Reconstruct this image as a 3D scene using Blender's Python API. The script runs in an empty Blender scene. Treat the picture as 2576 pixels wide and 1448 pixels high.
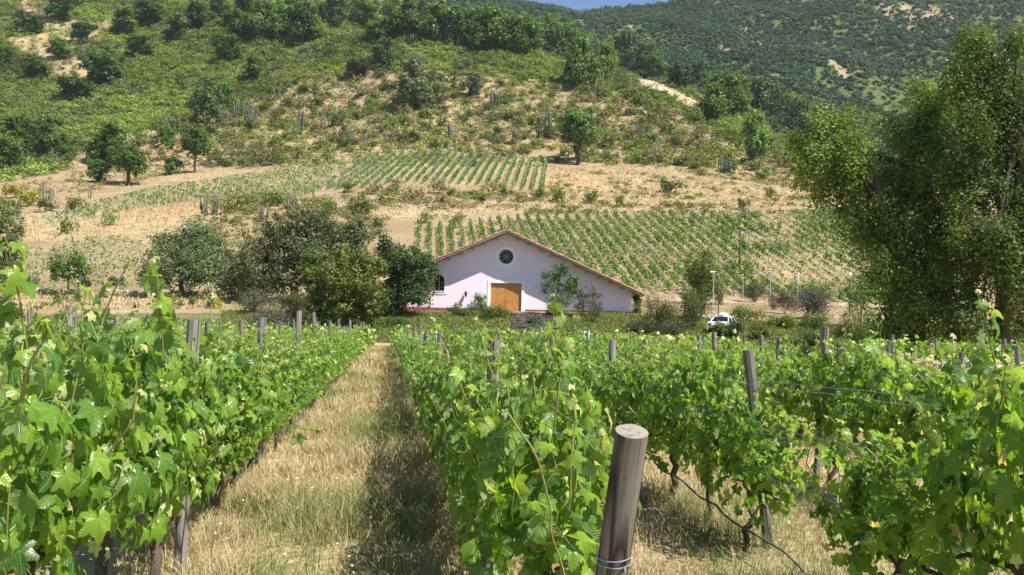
import bpy, math, random
import numpy as np
from mathutils import Matrix, Vector
R = math.radians
rng = np.random.default_rng(7)
random.seed(7)
sc = bpy.context.scene
C = sc.collection
# ------------------------------------------------------------------ camera
EYE = 1.8
F_PX = 2300.0
W_PX, H_PX = 2576.0, 1448.0
PITCH, ROLL = R(2.76), R(1.25)
CAM_M = Matrix.Translation((0, 0, EYE)) @ Matrix.Rotation(R(90) + PITCH, 4, 'X') @ Matrix.Rotation(ROLL, 4, 'Z')
cam = bpy.data.cameras.new('camera'); camo = bpy.data.objects.new('camera', cam); C.objects.link(camo)
cam.sensor_width = 36; cam.lens = 36 * F_PX / W_PX; cam.clip_start = 0.05; cam.clip_end = 6000
camo.matrix_world = CAM_M
sc.camera = camo
# ------------------------------------------------------------------ light
SUN = Vector((2.5, -1.65, 4.0)).normalized()
sun_el = math.asin(SUN.z); sun_az = math.atan2(SUN.x, SUN.y)
w = bpy.data.worlds.new('World'); sc.world = w; w.use_nodes = True
nt = w.node_tree; bg = nt.nodes['Background']
sky = nt.nodes.new('ShaderNodeTexSky'); sky.sky_type = 'NISHITA'; sky.sun_disc = False
sky.sun_elevation = sun_el; sky.sun_rotation = sun_az; sky.altitude = 300; sky.air_density = 0.9; sky.dust_density = 0.1; sky.ozone_density = 4.0
nt.links.new(sky.outputs[0], bg.inputs[0]); bg.inputs[1].default_value = 0.085
sl = bpy.data.lights.new('sun', 'SUN'); slo = bpy.data.objects.new('sun', sl); C.objects.link(slo)
sl.energy = 5.0; sl.angle = R(0.55); sl.color = (1.0, 0.94, 0.85)
slo.rotation_euler = SUN.to_track_quat('Z', 'Y').to_euler()
sc.view_settings.view_transform = 'Standard'; sc.view_settings.look = 'None'
sc.view_settings.exposure = 0.97; sc.view_settings.gamma = 1
sc.cycles.max_bounces = 6; sc.cycles.diffuse_bounces = 3; sc.cycles.glossy_bounces = 2
sc.cycles.transmission_bounces = 4; sc.cycles.caustics_reflective = False; sc.cycles.caustics_refractive = False
# ------------------------------------------------------------------ projection maths
MC = np.array(CAM_M.to_3x3()); CX, CY = W_PX / 2, H_PX / 2
def project(X, Y, Z):
    p = np.stack([X, Y, Z - EYE], -1) @ MC
    return CX - F_PX * p[..., 0] / p[..., 2], CY + F_PX * p[..., 1] / p[..., 2]
def at(px, py, Y):                                   # pixel + distance -> point of the world
    v = MC @ np.array([(px - CX) / F_PX, -(py - CY) / F_PX, -1.0])
    v = v * (Y / v[1]); return np.array([v[0], v[1], v[2] + EYE])
def zfor(t, Y, py):
    k = py - CY
    def yc(d): p = np.array([t * Y, Y, d]) @ MC; return p[1], p[2]
    a0, b0 = yc(0.0); a1, b1 = yc(1.0); a1 -= a0; b1 -= b0
    return EYE - (F_PX * a0 - k * b0) / (F_PX * a1 - k * b1)
_lat = rng.random((256, 256))
def vnoise(x, y):
    xi = np.floor(x).astype(int); yi = np.floor(y).astype(int); fx = x - xi; fy = y - yi
    fx = fx * fx * (3 - 2 * fx); fy = fy * fy * (3 - 2 * fy)
    g = lambda a, b: _lat[a & 255, b & 255]
    return (g(xi, yi) * (1 - fx) + g(xi + 1, yi) * fx) * (1 - fy) + (g(xi, yi + 1) * (1 - fx) + g(xi + 1, yi + 1) * fx) * fy
def fbm(x, y, o=4):
    s = 0; a = 1; n = 0
    for i in range(o):
        s = s + a * vnoise(x * 2 ** i + 17 * i, y * 2 ** i + 31 * i); n += a; a *= .5
    return s / n
# ------------------------------------------------------------------ terrain heights
RIDGE_BACK = 60
cols = {   # azimuth column -> (distance, picture height); then ridge row, then far hill rows
 -900: [(92,795),(115,750),(160,640),(190,560),(235,500),(300,400),(380,250),(450,100),(520,-10),(640,-110),(900,-170)],
 0:    [(92,789),(115,744),(160,612),(190,548),(235,500),(300,405),(380,250),(450,100),(520,-10),(640,-110),(900,-170)],
 350:  [(92,788),(115,742),(160,603),(185,553),(200,528),(260,468),(300,428),(380,270),(450,120),(520,10),(620,-90),(900,-160)],
 700:  [(92,788),(120,738),(160,605),(190,525),(235,474),(300,408),(360,290),(430,120),(475,20),(520,-30),(560,-35)],
 1000: [(92,787),(135,740),(160,630),(190,532),(235,486),(300,390),(360,260),(410,125),(430,72)],
 1300: [(92,787),(135,745),(190,549),(235,480),(300,402),(350,290),(400,170),(425,122)],
 1500: [(92,789),(135,747),(190,543),(235,482),(300,416),(350,310),(390,215),(412,180)],
 1700: [(92,797),(135,752),(190,545),(235,490),(290,432),(340,330),(380,250),(402,208)],
 1900: [(92,812),(135,757),(190,543),(235,492),(280,457),(330,380),(360,325),(378,298)],
 2100: [(92,822),(135,762),(190,541),(225,502),(270,470),(310,425),(335,398)],
 2300: [(92,825),(135,770),(190,545),(225,517),(260,492),(300,468)],
 2600: [(92,825),(135,780),(190,560),(225,532),(260,510),(300,492)],
 3400: [(92,830),(135,790),(190,570),(225,540),(260,520),(300,505)],
}
far_top = {-900: -160, 0: -120, 350: -100, 700: -50, 1000: -14, 1240: 2, 1320: 10, 1410: 31, 1455: 40, 1480: 29, 1560: 22, 1650: 14, 1720: 2,
           1900: -30, 2300: -70, 2600: -90, 3400: -120}
far_low = {1000: 120, 1300: 150, 1500: 215, 1700: 250, 1900: 340, 2100: 430, 2300: 500, 2600: 520, 3400: 530}
YF = np.concatenate([np.arange(60, 480, 2.0), np.arange(480, 1500, 8.0)])
keys = sorted(set(list(cols) + list(far_top)))
def colz(px):
    t = (px - CX) / F_PX
    ks = sorted(cols); k = np.searchsorted(ks, px)
    def base(kk):
        tt = (kk - CX) / F_PX
        ys = [60, 79, 84] ; zs = [.2, .3, None]
        L = cols[kk]; z92 = zfor(tt, *L[0]); zs[2] = .3 + .45 * (z92 - .3)
        for (Y, py) in L: ys.append(Y); zs.append(zfor(tt, Y, py))
        last = ys[-1]; zl = zs[-1]
        if kk >= 600:
            ys += [last + 14, last + 70]; zs += [zl + .5, zl - 26]
            fl = np.interp(kk, sorted(far_low), [far_low[q] for q in sorted(far_low)]) if kk > 900 else 140
            y0 = max(last + 130, 520 if kk < 1800 else 470)
            return ys, zs, y0, fl
        return ys, zs, None, None
    def full(kk, pxr):
        ys, zs, y0, fl = base(kk); tt = (pxr - CX) / F_PX
        top = np.interp(pxr, sorted(far_top), [far_top[q] for q in sorted(far_top)])
        if y0 is not None:
            for f in (0, .33, .66, 1.0):
                Y = y0 + (1150 - y0) * f; ys.append(Y); zs.append(zfor(tt, Y, fl + (top - fl) * f ** .9))
            ys += [1250, 1500]; zs += [zs[-1] - 5, zs[-1] - 90]
        else:
            ys += [1500]; zs += [zs[-1] + 30]
        return np.interp(YF, ys, zs)
    if px in cols: return full(px, px)
    a, b = ks[k - 1], ks[k]; f = (px - a) / (b - a)
    return full(a, px) * (1 - f) + full(b, px) * f
KX = list(range(-900, 3401, 50)); KX = sorted(set(KX) | set(keys))
TAB = np.array([colz(k) for k in KX]); TK = (np.array(KX) - CX) / F_PX
TU = np.linspace(TK[0], TK[-1], 300); TAB = np.array([np.interp(TU, TK, TAB[:, j]) for j in range(len(YF))]).T
def sm(A, ax, n, s):
    k = np.exp(-np.arange(-n, n + 1) ** 2 / (2 * s * s)); k /= k.sum()
    P = np.pad(A, [(n, n) if i == ax else (0, 0) for i in range(2)], 'edge')
    return sum(k[i] * np.take(P, range(i, i + A.shape[ax]), ax) for i in range(2 * n + 1))
TAB_S = sm(sm(TAB, 1, 3, 1.3), 0, 5, 2.0)
farw = np.clip((YF - 480) / 60, 0, 1)[None, :]
TAB = TAB_S * (1 - farw) + sm(TAB, 1, 1, .6) * farw
def height(X, Y):
    X = np.asarray(X, float); Y = np.asarray(Y, float)
    t = X / np.maximum(Y, 55.0)
    ti = np.clip((t - TU[0]) / (TU[1] - TU[0]), 0, len(TU) - 1.001); i = ti.astype(int); fi = ti - i
    j = np.clip(np.searchsorted(YF, Y) - 1, 0, len(YF) - 2); fj = np.clip((Y - YF[j]) / (YF[j + 1] - YF[j]), 0, 1)
    z = (TAB[i, j] * (1 - fi) + TAB[i + 1, j] * fi) * (1 - fj) + (TAB[i, j + 1] * (1 - fi) + TAB[i + 1, j + 1] * fi) * fj
    z = np.where(Y < 60, .2 * np.clip(Y / 60, 0, 1), z)
    n = fbm(X / 9, Y / 9) - .5
    amp = np.clip((Y - 78) / 40, 0, 1) * .5 + np.clip((Y - 290) / 60, 0, 1) * 1.6
    flat = (np.abs(X - 0) < 20) & (Y > 91) & (Y < 124)
    amp = np.where(flat, 0.0, amp)
    z = z + n * (amp + .05)
    rid = 1 - np.abs(fbm(X / 130 + 5, Y / 260 + 3, 3) - .5) * 4
    z = z + np.clip((Y - 540) / 200, 0, 1) * np.clip((1150 - Y) / 150, 0, 1) * rid * 14
    return z
def gp(px, py, y0=80.0):
    Ys = np.arange(y0, 1300, 1.0)
    v = MC @ np.array([(px - CX) / F_PX, -(py - CY) / F_PX, -1.0])
    X = v[0] / v[1] * Ys; Z = EYE + v[2] / v[1] * Ys
    d = height(X, Ys) - Z; k = np.argmax(d > 0)
    if not d[k] > 0: k = len(Ys) - 1
    return np.array([X[k], Ys[k], float(height(X[k], Ys[k]))])
def inpoly(px, py, poly):
    c = np.zeros(np.shape(px), bool); n = len(poly)
    for i in range(n):
        x1, y1 = poly[i]; x2, y2 = poly[(i + 1) % n]
        if y1 == y2: continue
        c ^= ((y1 > py) != (y2 > py)) & (px < (x2 - x1) * (py - y1) / (y2 - y1) + x1)
    return c
# ------------------------------------------------------------------ mesh helpers
class G:
    def __init__(s): s.V = []; s.F = {3: [], 4: []}; s.c = {3: [], 4: []}; s.p = []; s.n = 0
    def add(s, V, F, col=(1, 1, 1), pa=None):
        V = np.asarray(V, float).reshape(-1, 3); F = np.asarray(F, int)
        k = F.shape[1]; s.V.append(V); s.F[k].append(F + s.n)
        c = np.asarray(col, float); c = np.broadcast_to(c, (len(F), 3)); s.c[k].append(c)
        s.p.append(np.zeros((len(V), 3)) if pa is None else pa); s.n += len(V); return s
    def mesh(s, name, mat, smooth=False, pa=False):
        m = bpy.data.meshes.new(name); V = np.concatenate(s.V)
        Fs = []; st = []; cs = []; o = 0
        for k in (4, 3):
            if s.F[k]:
                f = np.concatenate(s.F[k]); Fs.append(f.ravel()); st.append(o + np.arange(len(f)) * k); o += f.size; cs.append(np.concatenate(s.c[k]))
        L = np.concatenate(Fs); st = np.concatenate(st); cs = np.concatenate(cs)
        m.vertices.add(len(V)); m.vertices.foreach_set('co', V.astype(np.float32).ravel())
        m.loops.add(len(L)); m.loops.foreach_set('vertex_index', L.astype(np.int32))
        m.polygons.add(len(st)); m.polygons.foreach_set('loop_start', st.astype(np.int32))
        m.polygons.foreach_set('use_smooth', np.full(len(st), bool(smooth)))
        m.update(calc_edges=True)
        a = m.attributes.new('col', 'FLOAT_VECTOR', 'FACE'); a.data.foreach_set('vector', cs.astype(np.float32).ravel())
        if pa:
            a = m.attributes.new('lf', 'FLOAT_VECTOR', 'POINT'); a.data.foreach_set('vector', np.concatenate(s.p).astype(np.float32).ravel())
        m.materials.append(mat); return m
def link(name, mesh, parent=None, loc=None, rot=None, scale=None):
    o = bpy.data.objects.new(name, mesh); C.objects.link(o)
    if parent is not None: o.parent = parent
    if loc is not None: o.location = loc
    if rot is not None: o.rotation_euler = rot
    if scale is not None: o.scale = scale
    return o
def tag(o, label=None, cat=None, group=None, kind=None):
    if label: o['label'] = label
    if cat: o['category'] = cat
    if group: o['group'] = group
    if kind: o['kind'] = kind
    return o
def thing(name, label, cat, loc=(0, 0, 0), rot=None, scale=None, group=None):
    o = link(name, None, None, loc, rot, scale); o.empty_display_size = .3
    return tag(o, label, cat, group)
def tube(pts, rad, n=6, cap=True):
    pts = np.asarray(pts, float); m = len(pts); rad = np.broadcast_to(rad, (m,))
    T = np.gradient(pts, axis=0); T /= np.linalg.norm(T, axis=1)[:, None] + 1e-9
    up = np.array([0, 0, 1.0]) if abs(T[0, 2]) < .8 else np.array([1.0, 0, 0])
    A = np.cross(T, up); A /= np.linalg.norm(A, axis=1)[:, None] + 1e-9; B = np.cross(T, A)
    a = np.arange(n) * 2 * math.pi / n
    V = pts[:, None] + rad[:, None, None] * (np.cos(a)[None, :, None] * A[:, None] + np.sin(a)[None, :, None] * B[:, None])
    V = V.reshape(-1, 3); i = np.arange(m - 1)[:, None] * n; j = np.arange(n)[None, :]; j2 = (j + 1) % n
    F = np.stack([i + j, i + j2, i + n + j2, i + n + j], -1).reshape(-1, 4)
    if cap:
        V = np.vstack([V, pts[:1], pts[-1:]]); b = m * n
        j = np.arange(n); j2 = (j + 1) % n; e = (m - 1) * n
        F = np.vstack([F, np.stack([np.full(n, b), j2, j, np.full(n, b)], -1), np.stack([np.full(n, b + 1), e + j, e + j2, np.full(n, b + 1)], -1)])
    return V, F
def add_tube(g, pts, rad, n=6, col=(1, 1, 1), cap=True):
    V, F = tube(pts, rad, n, False)
    g.add(V, F, col)
    if cap:
        m = len(pts)
        for e, p in ((0, pts[0]), ((m - 1) * n, pts[-1])):
            j = np.arange(n); idx = np.stack([np.full(n, n), j, (j + 1) % n], -1)
            g.add(np.vstack([V[e:e + n], np.asarray(p)[None]]), idx if e else idx[:, ::-1], col)
def box(g, x0, x1, y0, y1, z0, z1, col=(1, 1, 1)):
    V = [(x, y, z) for z in (z0, z1) for y in (y0, y1) for x in (x0, x1)]
    g.add(V, [(0, 2, 3, 1), (4, 5, 7, 6), (0, 1, 5, 4), (2, 6, 7, 3), (0, 4, 6, 2), (1, 3, 7, 5)], col)
def prism(g, poly, y0, y1, col=(1, 1, 1)):      # poly in x,z; extruded along y; convex
    n = len(poly); V = [(x, y0, z) for x, z in poly] + [(x, y1, z) for x, z in poly]
    F = [(i, (i + 1) % n, n + (i + 1) % n, n + i) for i in range(n)]
    g.add(V, F, col); cx = sum(p[0] for p in poly) / n; cz = sum(p[1] for p in poly) / n
    for y, o in ((y0, 1), (y1, -1)):
        g.add([(x, y, z) for x, z in poly] + [(cx, y, cz)], [((i + 1) % n, i, n)[::o] for i in range(n)], col)
def unit(v): return v / (np.linalg.norm(v, axis=-1, keepdims=True) + 1e-9)
def blob(g, c, r, seed, col=(1, 1, 1), flat=.8, n=7, m=5):     # rough stone
    q = np.random.default_rng(seed); th = np.linspace(0, 2 * math.pi, n, endpoint=False); ph = np.linspace(-1.4, 1.4, m)
    P = np.array([[math.cos(a) * math.cos(b), math.sin(a) * math.cos(b), math.sin(b)] for b in ph for a in th])
    k = q.normal(size=(3, 3)); d = 1 + .16 * np.sin(P @ k * 2.1).sum(1) + q.uniform(-.08, .08, len(P))
    V = np.asarray(c) + P * d[:, None] * np.asarray(r) * np.array([1, 1, flat])
    i = np.arange(m - 1)[:, None] * n; j = np.arange(n)[None, :]; j2 = (j + 1) % n
    F = np.stack([i + j, i + j2, i + n + j2, i + n + j], -1).reshape(-1, 4); g.add(V, F, col)
    g.add(np.vstack([V[-n:], V[-n:].mean(0)]), [(a, (a + 1) % n, n) for a in range(n)], col)
# ------------------------------------------------------------------ materials
def nodes(name):
    m = bpy.data.materials.new(name); m.use_nodes = True; t = m.node_tree
    return m, t, t.nodes['Principled BSDF'], t.nodes['Material Output']
def N(t, ty, **k):
    n = t.nodes.new(ty)
    for a, b in k.items(): setattr(n, a, b)
    return n
def mixc(t, fac, a, b, bt='MIX'):
    n = N(t, 'ShaderNodeMix', data_type='RGBA', blend_type=bt)
    for s, v in ((0, fac), (6, a), (7, b)):
        if hasattr(v, 'is_linked') or hasattr(v, 'links'): t.links.new(v, n.inputs[s])
        else: n.inputs[s].default_value = v if s == 0 else (*v, 1)
    return n.outputs[2]
def noise(t, scale, detail=4, vec=None, rough=.6):
    n = N(t, 'ShaderNodeTexNoise'); n.inputs['Scale'].default_value = scale; n.inputs['Detail'].default_value = detail; n.inputs['Roughness'].default_value = rough
    if vec is not None: t.links.new(vec, n.inputs['Vector'])
    return n.outputs['Fac']
def ramp(t, f, a, b):
    n = N(t, 'ShaderNodeMapRange'); n.inputs[1].default_value = a; n.inputs[2].default_value = b; t.links.new(f, n.inputs[0]); return n.outputs[0]
def math_(t, op, a, b=None):
    n = N(t, 'ShaderNodeMath', operation=op)
    for i, v in enumerate((a, b)):
        if v is None: continue
        if isinstance(v, (int, float)): n.inputs[i].default_value = v
        else: t.links.new(v, n.inputs[i])
    return n.outputs[0]
def bump(t, p, h, dist, st=.6):
    b = N(t, 'ShaderNodeBump'); b.inputs['Distance'].default_value = dist; b.inputs['Strength'].default_value = st
    t.links.new(h, b.inputs['Height']); t.links.new(b.outputs[0], p.inputs['Normal'])
def objpos(t): return N(t, 'ShaderNodeTexCoord').outputs['Object']
def foliage_mat(name, trans=.3, rough=.5, spec=.35, gain=2.2, jit=.25):
    m, t, p, o = nodes(name)
    a = N(t, 'ShaderNodeAttribute', attribute_name='col'); oi = N(t, 'ShaderNodeObjectInfo')
    hs = N(t, 'ShaderNodeHueSaturation'); t.links.new(a.outputs['Vector'], hs.inputs['Color'])
    mr = N(t, 'ShaderNodeMapRange'); mr.inputs[3].default_value = 1 - jit; mr.inputs[4].default_value = 1 + jit
    t.links.new(oi.outputs['Random'], mr.inputs[0]); t.links.new(mr.outputs[0], hs.inputs['Value'])
    t.links.new(hs.outputs[0], p.inputs['Base Color']); p.inputs['Roughness'].default_value = rough; p.inputs['Specular IOR Level'].default_value = spec
    tr = N(t, 'ShaderNodeBsdfTranslucent'); tc = mixc(t, 1.0, hs.outputs[0], (gain, gain * 1.0, gain * .55), 'MULTIPLY'); t.links.new(tc, tr.inputs[0])
    mx = N(t, 'ShaderNodeMixShader'); mx.inputs[0].default_value = trans
    t.links.new(p.outputs[0], mx.inputs[1]); t.links.new(tr.outputs[0], mx.inputs[2]); t.links.new(mx.outputs[0], o.inputs[0])
    return m
M_fol = foliage_mat('foliage'); M_scrub = foliage_mat('scrub_foliage', .2, .7, .2, 1.6); M_grass = foliage_mat('grass_blades', .25, .6, .2, 1.3, 0)
M_shiny = foliage_mat('glossy_foliage', .34, .5, .3, 2.2)
def grape_mat():
    m, t, p, o = nodes('grape_leaf')
    a = N(t, 'ShaderNodeAttribute', attribute_name='col'); l = N(t, 'ShaderNodeAttribute', attribute_name='lf')
    sp = N(t, 'ShaderNodeSeparateXYZ'); t.links.new(l.outputs['Vector'], sp.inputs[0])
    vein = math_(t, 'SUBTRACT', 1.0, ramp(t, sp.outputs[0], .004, .02))
    s2 = math_(t, 'FRACT', math_(t, 'MULTIPLY', math_(t, 'SUBTRACT', sp.outputs[1], math_(t, 'MULTIPLY', sp.outputs[0], .9)), 11.0))
    s2 = math_(t, 'ABSOLUTE', math_(t, 'SUBTRACT', s2, .5)); sec = math_(t, 'SUBTRACT', 1.0, ramp(t, s2, 0.0, .14))
    vf = math_(t, 'MAXIMUM', vein, math_(t, 'MULTIPLY', sec, .45)); vf = math_(t, 'MULTIPLY', vf, sp.outputs[2])
    geo = N(t, 'ShaderNodeNewGeometry')
    c = mixc(t, math_(t, 'MULTIPLY', vf, .5), a.outputs['Vector'], (.30, .42, .12))
    back = mixc(t, .6, a.outputs['Vector'], (.22, .33, .14)); c2 = mixc(t, geo.outputs['Backfacing'], c, back)
    c2 = mixc(t, math_(t, 'MULTIPLY', ramp(t, noise(t, 14.0, 3), .55, .8), .25), c2, (.16, .17, .03))
    t.links.new(c2, p.inputs['Base Color']); p.inputs['Roughness'].default_value = .36; p.inputs['Specular IOR Level'].default_value = .55
    bump(t, p, math_(t, 'SUBTRACT', math_(t, 'MULTIPLY', noise(t, 60.0, 2), .4), vf), .004, .8)
    tr = N(t, 'ShaderNodeBsdfTranslucent'); tc = mixc(t, 1.0, c2, (2.6, 2.4, .8), 'MULTIPLY'); t.links.new(tc, tr.inputs[0])
    mx = N(t, 'ShaderNodeMixShader'); mx.inputs[0].default_value = .36
    t.links.new(p.outputs[0], mx.inputs[1]); t.links.new(tr.outputs[0], mx.inputs[2]); t.links.new(mx.outputs[0], o.inputs[0])
    return m
M_grape = grape_mat()
def plain(name, c1, c2=None, scale=3.0, rough=.8, b=0, bs=20.0, stretch=None, spec=.3, metal=0, detail=5):
    m, t, p, o = nodes(name); vec = objpos(t)
    if stretch:
        mp = N(t, 'ShaderNodeMapping'); mp.inputs['Scale'].default_value = stretch; t.links.new(vec, mp.inputs[0]); vec = mp.outputs[0]
    if c2 is not None: t.links.new(mixc(t, ramp(t, noise(t, scale, detail, vec), .35, .65), c1, c2), p.inputs['Base Color'])
    else: p.inputs['Base Color'].default_value = (*c1, 1)
    p.inputs['Roughness'].default_value = rough; p.inputs['Specular IOR Level'].default_value = spec; p.inputs['Metallic'].default_value = metal
    if b: bump(t, p, noise(t, bs, 5, vec), b)
    return m
def post_mat():
    m, t, p, o = nodes('weathered_wood'); vec = objpos(t)
    mp = N(t, 'ShaderNodeMapping'); mp.inputs['Scale'].default_value = (14, 14, .8); t.links.new(vec, mp.inputs[0])
    n1 = noise(t, 1.6, 8, mp.outputs[0], .7); n2 = noise(t, 3.0, 4, vec); oi = N(t, 'ShaderNodeObjectInfo')
    c = mixc(t, ramp(t, n1, .36, .62), (.11, .10, .086), (.27, .25, .215)); c = mixc(t, math_(t, 'MULTIPLY', ramp(t, n2, .4, .75), .6), c, (.14, .115, .085))
    mp2 = N(t, 'ShaderNodeMapping'); mp2.inputs['Scale'].default_value = (7, 7, .35); t.links.new(vec, mp2.inputs[0])
    v = N(t, 'ShaderNodeTexVoronoi', feature='DISTANCE_TO_EDGE'); v.inputs['Scale'].default_value = 1.3; t.links.new(mp2.outputs[0], v.inputs['Vector'])
    crack = ramp(t, v.outputs['Distance'], .0, .045); c = mixc(t, crack, (.02, .016, .012), c)
    mr = N(t, 'ShaderNodeMapRange'); mr.inputs[3].default_value = .7; mr.inputs[4].default_value = 1.25; t.links.new(oi.outputs['Random'], mr.inputs[0])
    hs = N(t, 'ShaderNodeHueSaturation'); t.links.new(c, hs.inputs['Color']); t.links.new(mr.outputs[0], hs.inputs['Value'])
    t.links.new(hs.outputs[0], p.inputs['Base Color']); p.inputs['Roughness'].default_value = .85
    bump(t, p, math_(t, 'ADD', n1, math_(t, 'MULTIPLY', crack, .9)), .012, 1.0); return m
M_post = post_mat()
M_bark = plain('vine_bark', (.055, .04, .03), (.17, .13, .10), 30.0, .9, .012, 40.0, (3, 3, .5))
M_tbark = plain('tree_bark', (.035, .028, .022), (.12, .10, .08), 6.0, .9, .03, 12.0, (2, 2, .5))
M_shoot = plain('green_shoot', (.20, .30, .06), (.22, .14, .06), 5.0, .5)
M_wire = plain('galvanised_wire', (.45, .46, .47), None, rough=.4, metal=.7)
M_hose = plain('grey_hose', (.06, .06, .065), (.13, .13, .135), 20.0, .6)
M_tile = plain('terracotta', (.36, .13, .06), (.54, .26, .13), 2.2, .85, .01, 30.0)
M_oldwood = plain('grey_boards', (.30, .27, .23), (.42, .39, .35), 4.0, .85)
M_door = plain('varnished_door', (.40, .17, .045), (.56, .27, .08), 2.2, .5, .003, 20.0, (6, 6, .7))
M_white = plain('white_trim', (.80, .86, .90), (.74, .80, .85), .8, .8)
M_plinth = plain('maroon_plinth', (.20, .06, .075), (.26, .09, .10), 1.5, .85)
M_glass = plain('dark_glass', (.010, .011, .014), None, rough=.12, spec=.25)
M_paint = plain('white_paint', (.78, .79, .80), None, rough=.3, spec=.5)
M_dull = plain('dull_white_paint', (.42, .43, .43), (.55, .55, .54), 2.0, .6)
M_iron = plain('black_iron', (.02, .02, .022), None, rough=.5)
M_pole = plain('pole_wood', (.05, .06, .045), (.10, .10, .07), 3.0, .9)
M_conc = plain('pale_concrete', (.42, .41, .38), (.55, .53, .5), 3.0, .9)
M_stone = plain('field_stone', (.30, .26, .21), (.50, .45, .38), 2.5, .9, .03, 9.0)
M_slate = plain('slate_blocks', (.06, .053, .048), (.22, .19, .155), 3.2, .9, .03, 9.0)
M_cactus = plain('cactus_skin', (.06, .075, .05), (.15, .17, .12), 1.2, .8, .03, 8.0)
def wall_mat():
    m, t, p, o = nodes('lilac_render'); vec = objpos(t)
    c = mixc(t, ramp(t, noise(t, .35, 6, vec), .35, .7), (.84, .70, .785), (.78, .64, .73))
    c = mixc(t, math_(t, 'MULTIPLY', ramp(t, noise(t, 6.0, 5, vec), .55, .8), .12), c, (.6, .5, .58))
    mp = N(t, 'ShaderNodeMapping'); mp.inputs['Scale'].default_value = (2.2, 1, .12); t.links.new(vec, mp.inputs[0])
    c = mixc(t, math_(t, 'MULTIPLY', ramp(t, noise(t, 1.0, 6, mp.outputs[0]), .6, .85), .18), c, (.5, .42, .46))
    t.links.new(c, p.inputs['Base Color']); p.inputs['Roughness'].default_value = .9; return m
M_wall = wall_mat()
def terrain_mat():
    m, t, p, o = nodes('hill_ground'); a = N(t, 'ShaderNodeAttribute', attribute_name='mask')
    sp = N(t, 'ShaderNodeSeparateXYZ'); t.links.new(a.outputs['Vector'], sp.inputs[0])
    vec = objpos(t); n1 = noise(t, .22, 8, vec); n2 = noise(t, 1.1, 6, vec); n3 = noise(t, .05, 4, vec)
    soil = mixc(t, ramp(t, n1, .35, .65), (.28, .205, .115), (.40, .31, .185)); soil = mixc(t, math_(t, 'MULTIPLY', ramp(t, n2, .5, .75), .7), soil, (.27, .18, .10))
    straw = mixc(t, ramp(t, n2, .35, .65), (.35, .265, .14), (.46, .37, .22)); straw = mixc(t, math_(t, 'MULTIPLY', ramp(t, n3, .45, .6), .6), straw, (.44, .28, .14))
    green = mixc(t, ramp(t, n1, .4, .6), (.06, .085, .022), (.115, .135, .045))
    f1 = ramp(t, math_(t, 'ADD', sp.outputs[0], math_(t, 'MULTIPLY', math_(t, 'SUBTRACT', n1, .5), 1.1)), .35, .65)
    f2 = ramp(t, math_(t, 'ADD', sp.outputs[1], math_(t, 'MULTIPLY', math_(t, 'SUBTRACT', n2, .5), 1.0)), .35, .75)
    soil = mixc(t, math_(t, 'MULTIPLY', ramp(t, noise(t, .11, 7, vec), .46, .62), .6), soil, (.20, .145, .08)); straw = mixc(t, math_(t, 'MULTIPLY', ramp(t, noise(t, .16, 7, vec), .48, .64), .55), straw, (.27, .22, .11)); c = mixc(t, f1, soil, straw); c = mixc(t, f2, c, green); c = mixc(t, sp.outputs[2], c, (.52, .40, .27))
    t.links.new(c, p.inputs['Base Color']); p.inputs['Roughness'].default_value = .95; p.inputs['Specular IOR Level'].default_value = .1
    bump(t, p, math_(t, 'ADD', n2, noise(t, 5.0, 4, vec)), .35, .7); return m
M_ter = terrain_mat()
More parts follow.
